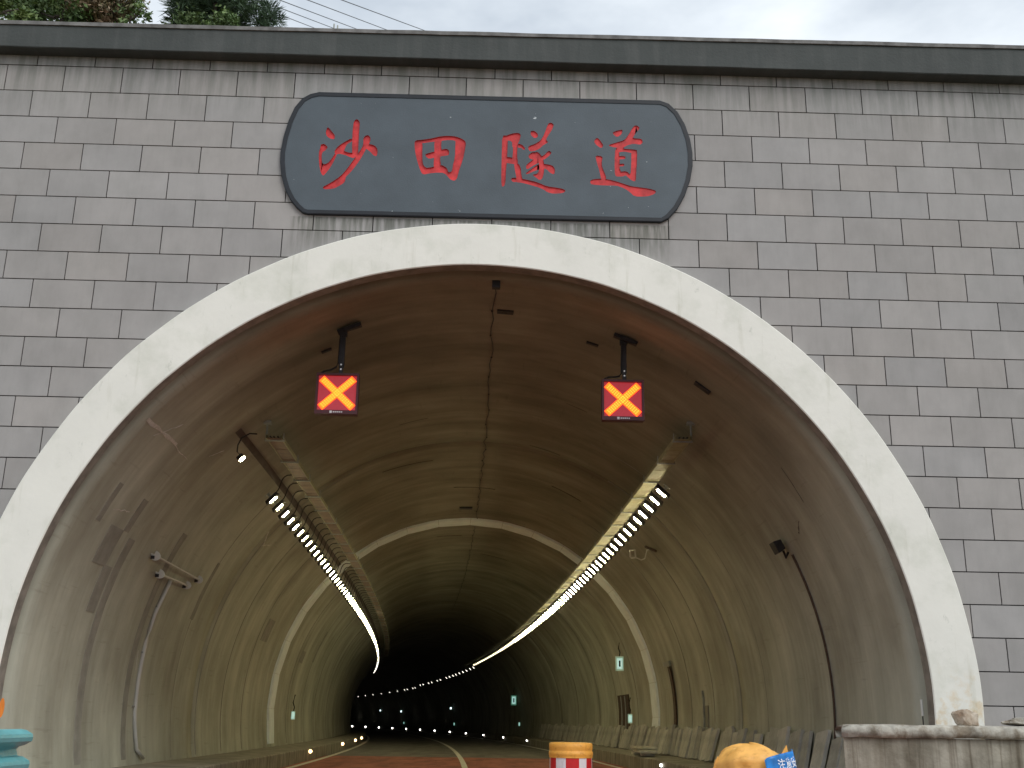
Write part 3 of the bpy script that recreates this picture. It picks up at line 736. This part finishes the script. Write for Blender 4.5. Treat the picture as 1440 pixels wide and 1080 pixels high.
# ------------------------------------------------------------------ lane signals
def lane_signal(x, label, side):
    zc = ZC+math.sqrt(R1**2-x*x); cz = 5.495
    t = thing('lane_signal', label, 'traffic signal', (x, 1.4, 0), group='red cross lane signals')
    # housing with open front
    f = MB()
    W = .30
    f.box((0, .06, cz), (.60, .10, .60))
    f.build('housing', 'signcase', t, bevel=.01)
    fr = MB(); fr.box((0, -.015, cz+.285), (.60, .05, .03)).box((0, -.015, cz-.272), (.60, .05, .056)).box((-.285, -.015, cz+.012), (.03, .05, .512)).box((.285, -.015, cz+.012), (.03, .05, .512)); fr.build('bezel', 'signcase', t)
    MB().box((0, .004, cz+.013), (.539, .012, .511)).build('screen', 'screenglow', t)
    for k, sg in enumerate((1, -1)):
        c = MB(); rot = Matrix.Rotation(sg*math.radians(43), 3, 'Y')
        c.box((0, -.006-.002*k, cz+.014), (.625, .010, .098), mtx=rot)
        c.build('cross_bar', 'led', t)
        dd = MB()
        for i in range(17):
            for j in (-1, 0, 1):
                p = rot @ Vector((-.272+i*.034, 0, j*.025)); i0 = len(dd.v)
                dd.box((p.x, -.0155, cz+.014+p.z), (.017, .003, .017))
        dd.build('led_dots', 'leddot', t)
    hl = MB()
    for k, sg in enumerate((1, -1)):
        hl.box((0, -.0015-.0008*k, cz+.014), (.66, .003, .135), mtx=Matrix.Rotation(sg*math.radians(43), 3, 'Y'))
    hl.v = [(max(-.268, min(.268, a)), b, max(cz-.24, min(cz+.268, c))) for a, b, c in hl.v]
    hl.build('red_halo_bars', 'ledhalo', t)  # wider red bars added to imitate the halo round the cross
    # maker's mark
    lg = MB(); lg.box((-.07, -.042, cz-.272), (.034, .004, .034)); [lg.box((-.03+i*.028, -.042, cz-.272), (.02, .004, .018)) for i in range(5)]
    lg.build('mark', 'logo', t)
    # post, bracket on the vault
    p = MB(); p.box((.03, .05, (cz+.30+zc-.03)/2+.05), (.075, .06, zc-.03-cz-.30-.12)); p.box((.03, .012, cz+.38), (.055, .02, .18)); p.build('post', 'metal', t, bevel=.004)
    for q in (.37, .44):
        b = MB(); b.lathe([(0, -.004), (.011, -.004), (.013, 0), (0, 0)], 10)
        o = b.build('bolt', 'bolt', t); o.rotation_euler = (PI/2, 0, 0); o.location = (.03, -.002, cz+q)
    ang = -math.atan2(x, zc-ZC)
    br = MB(); rot = Matrix.Rotation(-ang, 3, 'Y'); off = .08 if x < 0 else .03
    br.box((.03+off, .05, zc-.045+math.tan(ang)*off), (.36, .10, .05), mtx=rot)
    br.box((.03+off*1.6, -.03, zc-.07+math.tan(ang)*off*1.6), (.22, .04, .06), mtx=rot); br.box((.03, .05, zc-.10), (.11, .09, .07)); br.build('mounting_bracket', 'metal', t)
    c = [(-.005, .02, zc-.12), (-.01, .01, cz+.62), (-.012, .01, cz+.47), (-.04, .01, cz+.40), (-.12, .01, cz+.355), (-.21, .01, cz+.335), (-.25, .02, cz+.31), (-.255, .04, cz+.27)] if x < 0 else [(.0, .02, zc-.12), (-.01, .01, cz+.55), (-.012, .01, cz+.41), (-.04, .01, cz+.365), (-.10, .01, cz+.35), (-.2, .01, cz+.345), (-.25, .02, cz+.32), (-.27, .04, cz+.27)]
    MB().tube(c, .014, 6).build('cable', 'cable', t)
    return t
lane_signal(-1.99, 'lit red cross lane signal hanging over the left lane', 0)
lane_signal(2.06, 'lit red cross lane signal hanging over the right lane', 1)
# ------------------------------------------------------------------ wall fixtures on the left
wp = thing('wall_conduit', 'white conduit pipe running down the left wall from a pair of brackets', 'pipe', tp(5.6, 189, R1))
L0 = Vector(wp.location)
pts = [tp(5.45, 159, R1-.04), tp(5.4, 165, R1-.03)]+[tp(5.42+.012*i, 168+i*2, R1-.025) for i in range(9)]+[tp(5.62, 188, R1-.03), tp(5.9, 189.6, R1-.06)]
MB().tube([Vector(p)-L0 for p in pts], .032, 8).build('pipe', 'whitepipe', wp, smooth=True)
for th in (164, 172, 181): MB().box(Vector(tp(5.45, th, R1-.012))-L0, (.03, .14, .03)).build('clip', 'galv', wp)
def camrod(label, a, b, r):
    t = thing('wall_bracket', label, 'bracket', tp(*a, R1), group='rod brackets on the left wall'); l0 = Vector(t.location)
    A, B = Vector(tp(a[0], a[1], R1-.10))-l0, Vector(tp(b[0], b[1], R1-.10))-l0
    MB().tube([Vector(tp(a[0], a[1], R1))-l0, A, B, Vector(tp(b[0], b[1], R1))-l0], .017, 7).build('rod', 'whitepipe', t)
    for q, sg in ((a, -1), (b, 1)):
        mb = MB(); pts = []
        n = 10; i0 = 0
        v = []
        for k in range(n+1):
            an = -PI/2+PI*k/n; v.append((-r*math.sin(an)*.8, -r*math.cos(an)*1.15))
        vv = [(x, -.01, z+.05) for x, z in v]+[(x, .01, z+.05) for x, z in v]; ff = [tuple(range(n+1)), tuple(range(2*n+1, n, -1))]+[(k, k+1, k+n+2, k+n+1) for k in range(n)]+[(n, 0, n+1, 2*n+1)]
        o = mesh('end_plate', vv, ff, 'whitepipe', t); fm = frame(q[0], q[1], R1-.10); fm.translation -= l0; o.matrix_local = fm
        MB().box(Vector(tp(q[0], q[1]+.4, R1-.05))-l0, (.06, .05, .05)).build('stand_off', 'metal', t)
    return t
camrod('longer upper rod bracket with round white ends on the left wall', (3.95, 156.6), (6.9, 156.7), .095)
camrod('shorter lower rod bracket just above the white conduit on the left wall', (4.6, 158.9), (6.35, 158.6), .095)
# right: dark box with a bent bracket and twisted wires further in
bx = thing('wall_camera', 'small dark box on a bent arm fixed high on the right wall', 'camera', tp(3.75, 26.5, R1)); l0 = Vector(bx.location)
fm = frame(3.7, 27.2, R1-.14); fm.translation -= l0
o = MB().box((0, 0, 0), (.20, .26, .14), taper=.2).build('body', 'metal', bx, bevel=.01); o.matrix_local = fm
MB().tube([Vector(tp(3.75, 25.6, R1-.02))-l0, Vector(tp(3.72, 25.0, R1-.10))-l0, Vector(tp(3.68, 26.2, R1-.10))-l0], .02, 6).build('arm', 'metal', bx)
MB().tube([Vector(tp(3.62+.004*i, 25-2.4*i, R1-.02))-l0 for i in range(15)], .02, 6).build('conduit', 'rust', bx)
wr = thing('bent_bracket', 'twisted pale bracket with loose wire on the right wall below the lamps', 'bracket', tp(13, 40, R1)); l0 = Vector(wr.location)
def W(s, th, r=R1-.08): return Vector(tp(s, th, r))-l0
MB().tube([W(13.9, 43.4), W(13.4, 44.6), W(13.0, 43.8), W(13.5, 42.3), W(13.9, 43.0)], .022, 6).build('loop', 'whitepipe', wr)
MB().tube([W(13.5, 42.3), W(13.2, 40.9), W(12.8, 40.6), W(12.4, 41.2), W(12.0, 41.8), W(11.7, 41.4)], .014, 6).build('wire', 'whitepipe', wr)
MB().tube([W(11.9, 42.6), W(11.4, 40.2)], .03, 6).build('stub', 'rust', wr)
ps = thing('post_marker', 'short white tube fixed inside the right foot of the arch', 'marker', (5.47, .12, 1.24))
MB().tube([(0, 0, 0), (-.0, 0, .19)], .016, 8).build('tube', 'whitepipe', ps); MB().tube([(0, 0, -.14), (0, 0, -.005)], .007, 6).build('wire', 'cable', ps)
# ------------------------------------------------------------------ lit signs on the walls
def wallsign(label, s, o, z, w_, h, bright='exitw', stem=True, fig=True):
    t = thing('exit_sign', label, 'sign', sp(s, o, z), (0, 0, 0), group='lit signs on the tunnel walls')
    MB().box((0, .03, 0), (w_, .06, h)).build('case', 'exitg', t)
    MB().box((0, -.005, 0), (w_*.66, .012, h*.74)).build('panel', bright, t)
    if fig: MB().box((0, -.014, 0), (w_*.22, .006, h*.42)).build('pictogram', 'metal', t)
    if stem: MB().tube([(0, .05, h/2), (.02, .05, h/2+.12), (-.03, .05, h/2+.26), (.02, .05, h/2+.5)], .018, 6).build('cable', 'cable', t)
    return t
wallsign('pale green lit sign on the right wall above the dark passage door', 23.05, 5.04, 2.98, .26, .46)
wallsign('small lit green sign low on the right wall beside the passage door', 22.6, 5.28, 1.28, .14, .28, fig=False)
wallsign('lit sign further along the right wall where it turns dark', 60.9, 5.1, 2.52, .36, .62)
wallsign('small lit green sign low on the left wall beyond the pale band', 22.8, -5.3, 1.22, .12, .26, fig=False)
for s, z, w_, lb in [(103.3, 2.47, .22, 'small white lit sign right of two others deep in the dark'), (144.8, 2.45, .24, 'middle one of three small lit signs deep in the dark'), (163.5, 2.7, .24, 'leftmost of three small lit signs deep in the dark')]:
    wallsign(lb, s, 5.15, z, w_, w_*1.1, 'farlit', stem=False, fig=False)
wallsign('faint low lit sign under the sign where the right wall turns dark', 59.5, 5.3, 1.05, .11, .24, 'exitw', stem=False, fig=False)
wallsign('faint low lit sign far in, centre of the dark', 101.5, 5.3, .95, .14, .28, 'exitw', stem=False, fig=False)
wallsign('faint low lit sign furthest in, left in the dark', 143, 5.3, .95, .14, .28, 'exitw', stem=False, fig=False)
# ------------------------------------------------------------------ kerb studs
def stud(o_, s, label, mt, g, r):
    t = thing('kerb_stud', label, 'reflector', sp(s, o_, .2), group=g)
    sg = 1 if o_ > 0 else -1
    mb = MB(); mb.lathe([(0, -r), (r*.7, -r*.7), (r, 0), (r*.7, r*.7), (0, r)], 12); o = mb.build('lens', mt, t, smooth=True); o.location = (-sg*.02, -.02, .04)
    MB().box((sg*.0, 0.04, .035), (.05, .05, .07)).build('base', 'galv', t)
stud(4.34, 12.26, 'nearest white lit stud on the right kerb', 'stud', 'lit studs on the right kerb', .034)
for i in range(12):
    s = 47.1+12.42*i
    stud(4.32, s, 'white lit stud in the curving line along the right kerb', 'stud', 'lit studs on the right kerb', .034+.0006*(s-47))
for s, lb in [(19.55, 'nearest warm stud on the left kerb'), (31, 'second warm stud on the left kerb from the mouth'), (40, 'third warm stud on the left kerb from the mouth'), (47.7, 'farthest warm stud on the left kerb')]:
    stud(-4.34, s, lb, 'studw', 'lit studs on the left kerb', .04+.0006*s)
# ------------------------------------------------------------------ concrete slabs leaning on the right wall
rs = random.Random(21); s = 1.6; first = None; G = 'concrete cover slabs leaning on the right wall'
k = 0
while s < 50:
    wd = rs.uniform(.42, .62); h = rs.uniform(.62, .78); thk = .06
    lean = rs.uniform(.20, .34); tilt = rs.uniform(.05, .16) if rs.random() < .8 else rs.uniform(-.05, .03)
    o = MB().box((0, 0, h/2), (thk, wd, h)).build('cover_slab', 'slab', bevel=.006)
    tn_ = rs.uniform(.75, 1.2); ca = o.data.color_attributes.new('tone', 'FLOAT_COLOR', 'CORNER')
    ca.data.foreach_set('color', [tn_, tn_, tn_, 1]*len(ca.data))
    wall = math.sqrt(R1**2-(ZC-.345-h*math.cos(lean))**2)
    off = wall-h*math.sin(lean)-thk/2-.01-rs.uniform(0, .06)
    o.matrix_world = Matrix.Translation(sp(s, off, .35)) @ Matrix.Rotation(lean, 4, 'Y') @ Matrix.Rotation(-tilt, 4, 'X')
    tag(o, 'grey concrete cover slab leaning among the row along the right wall', 'slab', G)
    k += 1; s += rs.uniform(.28, .50) if rs.random() < .85 else rs.uniform(.65, .95)
# pile of slabs on the walkway
for i, (dx, dy, z, ln, wd, lb) in enumerate([(-.35, -.5, .37, .5, .35, 'short slab piece under the left end of the slab pile'), (-.3, .9, .37, .5, .4, 'short slab piece under the far end of the slab pile'), (-.3, .2, .44, 2.4, .45, 'long slab lying on two pieces on the right walkway'), (-.25, .6, .52, 1.3, .42, 'shorter slab topmost on the pile on the right walkway')]):
    o = MB().box((0, 0, 0), (wd, ln, .06)).build('cover_slab', 'slab', bevel=.006)
    ca = o.data.color_attributes.new('tone', 'FLOAT_COLOR', 'CORNER'); ca.data.foreach_set('color', [1.25, 1.25, 1.2, 1]*len(ca.data))
    o.location = sp(16.2+dy, 4.95+dx, z+.01); o.rotation_euler = (0, 0, rs.uniform(-.12, .12)); tag(o, lb, 'slab', 'pile of slabs on the right walkway')
# ================================================================== FOREGROUND
# anti-collision barrel
bq = thing('traffic_barrel', 'round crash barrel with orange top and red and white vertical stripes on the road', 'barrel', (1.325, 1.5, 0))
prof_ = [(0, .855), (.20, .855), (.265, .850), (.282, .838), (.284, .80), (.280, .760), (.277, .745), (.288, .740), (.288, .700), (.283, .690), (.283, .665)]
MB().lathe(prof_, 48).build('top', 'orange', bq, smooth=True)
nseg = 60
def stripe(k, j):
    a = (j+.5)/nseg*2*PI+PI/2   # 0 faces the camera
    q = int(((a/(2*PI))*12+.5) % 12); return q % 2
MB().lathe([(.276, .666), (.276, .12)], nseg, seg=stripe).build('striped_wrap', ['redst', 'whitest'], bq, smooth=True)
MB().lathe([(.283, .121), (.287, .10), (.287, .0), (0, 0)], 48).build('foot', 'orange', bq, smooth=True)
# crumpled yellow barrel with blue sheet
yb = thing('crumpled_barrel', 'crumpled yellow plastic crash barrel with a blue warning sheet stuck on it', 'barrel', (2.15, -5.0, 0))
v = []; f = []; nA, nH = 72, 34
def crump(a, k):
    # k 0..1 from ground to the dome's top
    if k < .78: z = k/.78*.80; r = .262
    else:
        q = (k-.78)/.22; z = .80+.15*math.sin(q*PI/2); r = .262*math.cos(q*PI/2)**.75
    nzv = noise.noise(Vector((math.cos(a)*1.6, math.sin(a)*1.6, z*3.2)))
    nz2 = noise.noise(Vector((math.cos(a)*4, math.sin(a)*4, z*14+5)))
    cre = abs(noise.noise(Vector((math.cos(a)*2.6+9, math.sin(a)*2.6, z*7))))
    r *= 1+.10*nzv+.035*nz2-.10*max(0, .18-cre)/.18*min(1, k*1.2)*.6
    r += .006*math.sin(z*70)
    x, y = r*math.cos(a), r*math.sin(a)
    z2 = z+(.03*nzv-.05*max(0, -x-.05)*3 if z > .5 else 0)-(.06*x if z > .6 else 0)
    return x, y, z2
for i in range(nH+1):
    for j in range(nA):
        v.append(crump(2*PI*j/nA, i/nH*.9999))
for i in range(nH):
    for j in range(nA): f.append((i*nA+j, i*nA+(j+1) % nA, (i+1)*nA+(j+1) % nA, (i+1)*nA+j))
mesh('shell', v, f, 'yellowp', yb, smooth=True)
for (x, y, z, a, s1, s2) in [(-.262, -.05, .82, -.3, .03, .05), (.262, .02, .90, .3, .04, .055)]:
    v = [(x-s1, y, z-.05), (x+s1, y-.01, z-.05), (x+s1*.4+a*.02, y-.005, z+s2), (x-s1, y+.03, z-.05), (x+s1, y+.03, z-.05)]
    mesh('torn_flap', v, [(0, 1, 2), (3, 2, 4), (0, 2, 3), (1, 4, 2), (0, 3, 4, 1)], 'yellowp', yb)
# blue sheet: curved patch in front right
def bluep(u, q):   # u 0..1 left-right, q 0..1 up
    a = -PI/2+math.radians(6+83*u+6*(1-q)*(1-u)); z = .58+(.27+.075*u**.45)*q
    r = .336+.006*math.sin(u*9+1)*q+.004*math.sin(u*23+q*5)-.028*q*q
    return (r*math.cos(a), r*math.sin(a), z)
v = []; f = []; nu, nq = 30, 16
for j in range(nq+1):
    for i in range(nu+1): v.append(bluep(i/nu, j/nq))
for j in range(nq):
    for i in range(nu): f.append((j*(nu+1)+i, j*(nu+1)+i+1, (j+1)*(nu+1)+i+1, (j+1)*(nu+1)+i))
bs = mesh('blue_sheet', v, f, 'blue', yb, smooth=True)
md = bs.modifiers.new('s', 'SOLIDIFY'); md.thickness = .003; md.offset = 1
def text_mesh(txt, size, extr=.0):
    cu = bpy.data.curves.new('t', 'FONT'); cu.body = txt; cu.size = size; cu.align_x = 'CENTER'; cu.align_y = 'CENTER'; cu.offset = size*.012
    to = bpy.data.objects.new('t', cu); C.objects.link(to); dg = bpy.context.evaluated_depsgraph_get(); dg.update()
    me = bpy.data.meshes.new_from_object(to.evaluated_get(dg), depsgraph=dg); bpy.data.objects.remove(to); return me
me = text_mesh('注意安全', .084)
bm = bmesh.new(); bm.from_mesh(me); bmesh.ops.triangulate(bm, faces=bm.faces[:])
bmesh.ops.subdivide_edges(bm, edges=[e for e in bm.edges if e.calc_length() > .012], cuts=2, use_grid_fill=False)
wd = max(v.co.x for v in bm.verts)-min(v.co.x for v in bm.verts)
for v_ in bm.verts:
    u = .56+v_.co.x/.46; q = .76+v_.co.y/.34
    p = Vector(bluep(u, q)); k = 1+.007/math.hypot(p.x, p.y); v_.co = Vector((p.x*k, p.y*k, p.z))
bm.to_mesh(me); bm.free(); me.materials.clear(); link('warning_lettering', me, 'text', yb)
# teal guardrail, left foreground
gr = thing('guardrail', 'teal corrugated steel guardrail end at the left edge of the road', 'guardrail', (-2.9, -6, 0))
prof_ = []
for k in range(3):
    zb = .93-.165*k
    prof_ += [(.015, zb+.065), (.05, zb+.06), (.095, zb+.035), (.10, zb+.015), (.095, zb-.01), (.05, zb-.035), (.015, zb-.045), (.0, zb-.06)]
prof_ += [(.01, .53)]
v = []; f = []; n = len(prof_); ysr = [0, -.5, -1.5, -3, -5, -7.5]
for y in ysr:
    for (x, z) in prof_: v.append((x, y, z+.0))
    for (x, z) in prof_: v.append((x-.006, y, z))
for i in range(len(ysr)-1):
    for k in range(n-1):
        a = i*2*n+k; f.append((a, a+1, a+2*n+1, a+2*n)); b = a+n; f.append((b, b+2*n, b+2*n+1, b+1))
for k in range(n-1): f.append((k, n+k, n+k+1, k+1))
mesh('corrugated_beam', v, f, 'teal', gr, smooth=False)
for y in (-.55, -2.6, -4.6, -6.6): MB().tube([(-.09, y, 0), (-.09, y, .96)], .057, 14).build('post', 'tealdark', gr); MB().box((-.02, y, .76), (.06, .08, .34)).build('spacer_block', 'tealdark', gr)
# parapet wall on the right with rounded cap
pp = thing('parapet', 'low stained concrete parapet with rounded cap at the right', 'wall', (3.5, -3, 0))
foot = [(0, 0), (9, -.35), (9, .15), (.17, .42)]
v = []; f = []
nx = 40
for i in range(nx+1):
    k = i/nx
    for (y0, z) in ((0, 0), (0, 1.0)):
        v.append((9*k, -.35*k+y0+noise.noise(Vector((k*20, z, 0)))*.01, z))
i0 = len(v)
for i in range(nx+1):
    k = i/nx; v += [(.17+(8.83)*k, .42-.27*k, 0), (.17+8.83*k, .42-.27*k, 1.0)]
for i in range(nx):
    f.append((2*i, 2*i+2, 2*i+3, 2*i+1)); f.append((i0+2*i, i0+2*i+1, i0+2*i+3, i0+2*i+2)); f.append((2*i+1, 2*i+3, i0+2*i+3, i0+2*i+1))
f.append((0, 1, i0+1, i0)); f.append((2*nx, i0+2*nx, i0+2*nx+1, 2*nx+1))
mesh('wall', v, f, 'parapet', pp)
v = []; f = []; cs = [(-.035, .0), (-.06, .03), (-.065, .06), (-.05, .095), (-.01, .115), (.2, .118), (.42, .105), (.47, .06), (.44, 0)]
nx = 120; nc = len(cs)
for i in range(nx+1):
    x = -.008+9.0*i/nx
    for q, (y, z) in enumerate(cs):
        w_ = noise.noise(Vector((x*3, q*.6, 3)))*.012+noise.noise(Vector((x*14, q*2, 8)))*.006
        e = .03*max(0, 1-abs(x)/.25) if i < 6 else 0
        v.append((x+(.17*(y/.42) if i == 0 else 0), -.039*x+y+w_, 1.0+z*(1 if i else .8)+w_*.8+x*.004))
for i in range(nx):
    for q in range(nc-1): a = i*nc+q; f.append((a, a+nc, a+nc+1, a+1))
    f.append((i*nc+nc-1, i*nc+nc-1+nc, (i+1)*nc, i*nc))
f.append(tuple(range(nc)))
mesh('cap', v, f, 'capst', pp, smooth=True)
def rockm(name, size, seed, mt, sub=3):
    bm = bmesh.new(); bmesh.ops.create_icosphere(bm, subdivisions=sub, radius=1)
    for v_ in bm.verts:
        p = v_.co.copy(); q = Vector([max(-.72, min(.72, c)) for c in p])/.72*.9
        p = p.lerp(q, .55); p *= 1+.28*noise.noise(p*1.3+Vector((seed, 0, 0)))+.10*noise.noise(p*3.5+Vector((0, seed, 0)))
        v_.co = Vector((p.x*size[0], p.y*size[1], p.z*size[2]))
    me = bpy.data.meshes.new(name); bm.to_mesh(me); bm.free(); return link(name, me, mt)
o = rockm('rock', (.108, .10, .085), 3.3, 'rock'); o.location = (4.69, -2.95, 1.185); o.rotation_euler = (0, .12, .3)
tag(o, 'brown fist-like rock lying on the cap of the right parapet', 'rock')
o = rockm('stone_slab', (.33, .14, .04), 8.1, 'capst'); o.location = (5.42, -2.9, 1.165); tag(o, 'flat pale stone piece on the parapet cap at the right edge', 'stone')
# ================================================================== TREES above the portal
def leafmesh(name, parent, cx, cy, cz, rx, ry, rz, n, size, mt, seed, clumps=26, needle=False, lowcut=None):
    r = random.Random(seed); v = []; f = []; tn2 = []
    cl = []
    for i in range(clumps):
        while True:
            p = Vector((r.uniform(-1, 1), r.uniform(-1, 1), r.uniform(-1, 1)))
            if p.length < 1: break
        cl.append((Vector((p.x*rx, p.y*ry, p.z*rz)), r.uniform(.18, .36), r.uniform(.6, 1.35)))
    for i in range(n):
        c, cr_, tv_ = cl[r.randrange(clumps)]
        d = Vector((r.gauss(0, 1), r.gauss(0, 1), r.gauss(0, .8)))*cr_*rx*.5
        p = c+d
        if needle:
            ax = (d.normalized()+Vector((r.uniform(-.5, .5), r.uniform(-.5, .5), r.uniform(0, .7)))).normalized(); ln = size*r.uniform(1.6, 3); wd = size*.16
        else:
            ax = Vector((r.gauss(0, 1), r.gauss(0, 1), r.gauss(0, .6))).normalized(); ln = size*r.uniform(.7, 1.3); wd = ln*.45
        sd = ax.cross(Vector((r.gauss(0, 1), r.gauss(0, 1), r.gauss(0, 1)))).normalized()*wd/2
        i0 = len(v); P = p+Vector((cx, cy, cz))
        v += [tuple(P-sd*.4), tuple(P+ax*ln*.5-sd), tuple(P+ax*ln), tuple(P+ax*ln*.5+sd)]
        f.append((i0, i0+1, i0+2, i0+3)); t = tv_*r.uniform(.75, 1.25); tn2.append((t*r.uniform(.9, 1.1), t, t))
    me = bpy.data.meshes.new(name); me.from_pydata(v, [], f); ca = me.color_attributes.new('tone', 'FLOAT_COLOR', 'CORNER'); b = []
    for t in tn2: b += [*t, 1]*4
    ca.data.foreach_set('color', b); return link(name, me, mt, parent)
def tree(name, label, x, y, hgt, rx, rz, cz, n, size, mt, seed, needle=False, group=None, clumps=26):
    g = hill(x, y)-.1; r = random.Random(seed)
    t = thing(name, label, 'tree', (x, y, g), group=group)
    mb = MB(); top = cz-g+rz*.5
    sp_ = [(r.uniform(-.1, .1)*k, r.uniform(-.1, .1)*k, top*k/5) for k in range(6)]
    mb.tube(sp_, [.11, .10, .08, .06, .045, .02], 8)
    for i in range(12):
        k = r.uniform(.35, .95); a = r.uniform(0, 2*PI); z0 = top*k; L_ = rx*r.uniform(.5, .95)
        mb.tube([(0, 0, z0), (math.cos(a)*L_*.5, math.sin(a)*L_*.5, z0+L_*.28), (math.cos(a)*L_, math.sin(a)*L_, z0+L_*.45)], [.035, .022, .008], 5)
    mb.build('trunk', 'bark', t)
    leafmesh('crown', t, 0, 0, cz-g, rx, rx*.9, rz, n, size, mt, seed, needle=needle, clumps=clumps)
    return t
# zone at x (y=8): -11 .. -4.7 ; line of sight over the coping at y=8 is z=16
tree('shrub', 'bright green small shrub at the far left above the coping', -9.15, 4.2, 3, .55, .5, 13.35, 1500, .10, 'leafy', 31, clumps=10)
tree('broadleaf_tree', 'green broadleaf tree at the left edge above the coping', -10.7, 8.0, 6, 1.25, 1.5, 16.5, 7000, .13, 'leaf', 32)
tree('broadleaf_tree', 'dense green tree second from the left above the coping', -9.3, 7.0, 6, 1.0, 1.2, 15.6, 5000, .12, 'leaf', 33)
tree('broadleaf_tree', 'reddish brown tree right of the green one above the coping', -8.45, 7.6, 6, .85, .85, 16.05, 4500, .12, 'leafr', 34)
tree('broadleaf_tree', 'low green tree behind the reddish ones above the coping', -9.7, 9.5, 6, 1.5, 1.4, 16.9, 5000, .13, 'leaf', 35)
tree('shrub', 'thin sparse shrub in the gap left of the dark pine', -7.62, 7.0, 5, .42, .35, 15.45, 320, .09, 'leaf', 36, clumps=9)
tree('pine_tree', 'dark pine tree with dense needles above the coping', -6.15, 8.0, 6, .95, 1.0, 16.75, 8500, .13, 'needle', 37, needle=True, clumps=34)
tree('pine_tree', 'dark green pine left part of the pair above the coping', -6.75, 8.6, 6, .75, .9, 17.1, 5000, .13, 'needle', 38, needle=True, clumps=24)
tree('shrub', 'low leafy bush at the foot of the dark pine', -6.0, 7.2, 5, .85, .35, 15.25, 2600, .10, 'leaf', 40, clumps=20)
tree('pine_tree', 'thin light pine sapling at the right end of the trees', -4.98, 8.0, 6, .27, .55, 16.35, 900, .11, 'needle', 39, needle=True, clumps=12)
# ------------------------------------------------------------------ overhead wires and a small mast
wires = [((-6.896, 30, 32.684), (-3.797, 45, 41.401)), ((-8.455, 30, 32.628), (-6.21, 45, 41.407)), ((-9.732, 30, 32.582), (-8.029, 45, 41.394)), ((-10.134, 30, 32.339), (-9.769, 45, 41.534)), ((-9.54, 30, 31.755), (-10.891, 45, 41.494))]
names = ['rightmost', 'second from the right', 'middle', 'second from the left', 'leftmost']
for (a, b), nme in zip(wires, names):
    a, b = Vector(a), Vector(b); dd = b-a; pts = [a+dd*k for k in (-1.5, -.6, 0, .5, 1, 1.6, 2.5)]
    o = MB().tube(pts, .022, 5).build('power_line', 'metal'); tag(o, f'{nme} of the five thin power lines in the sky', 'power line', 'power lines above the coping')
mst = thing('mast', 'tiny pale mast just behind the coping under the power lines', 'mast', (-9.655, 45, 36))
MB().tube([(0, 0, 0), (0, 0, 5.8)], .05, 6).build('pole', 'galv', mst); MB().tube([(.22, 0, 0), (.22, 0, 5.7)], .05, 6).build('pole', 'galv', mst); MB().box((.11, 0, 5.2), (.5, .06, .06)).build('crossarm', 'galv', mst)
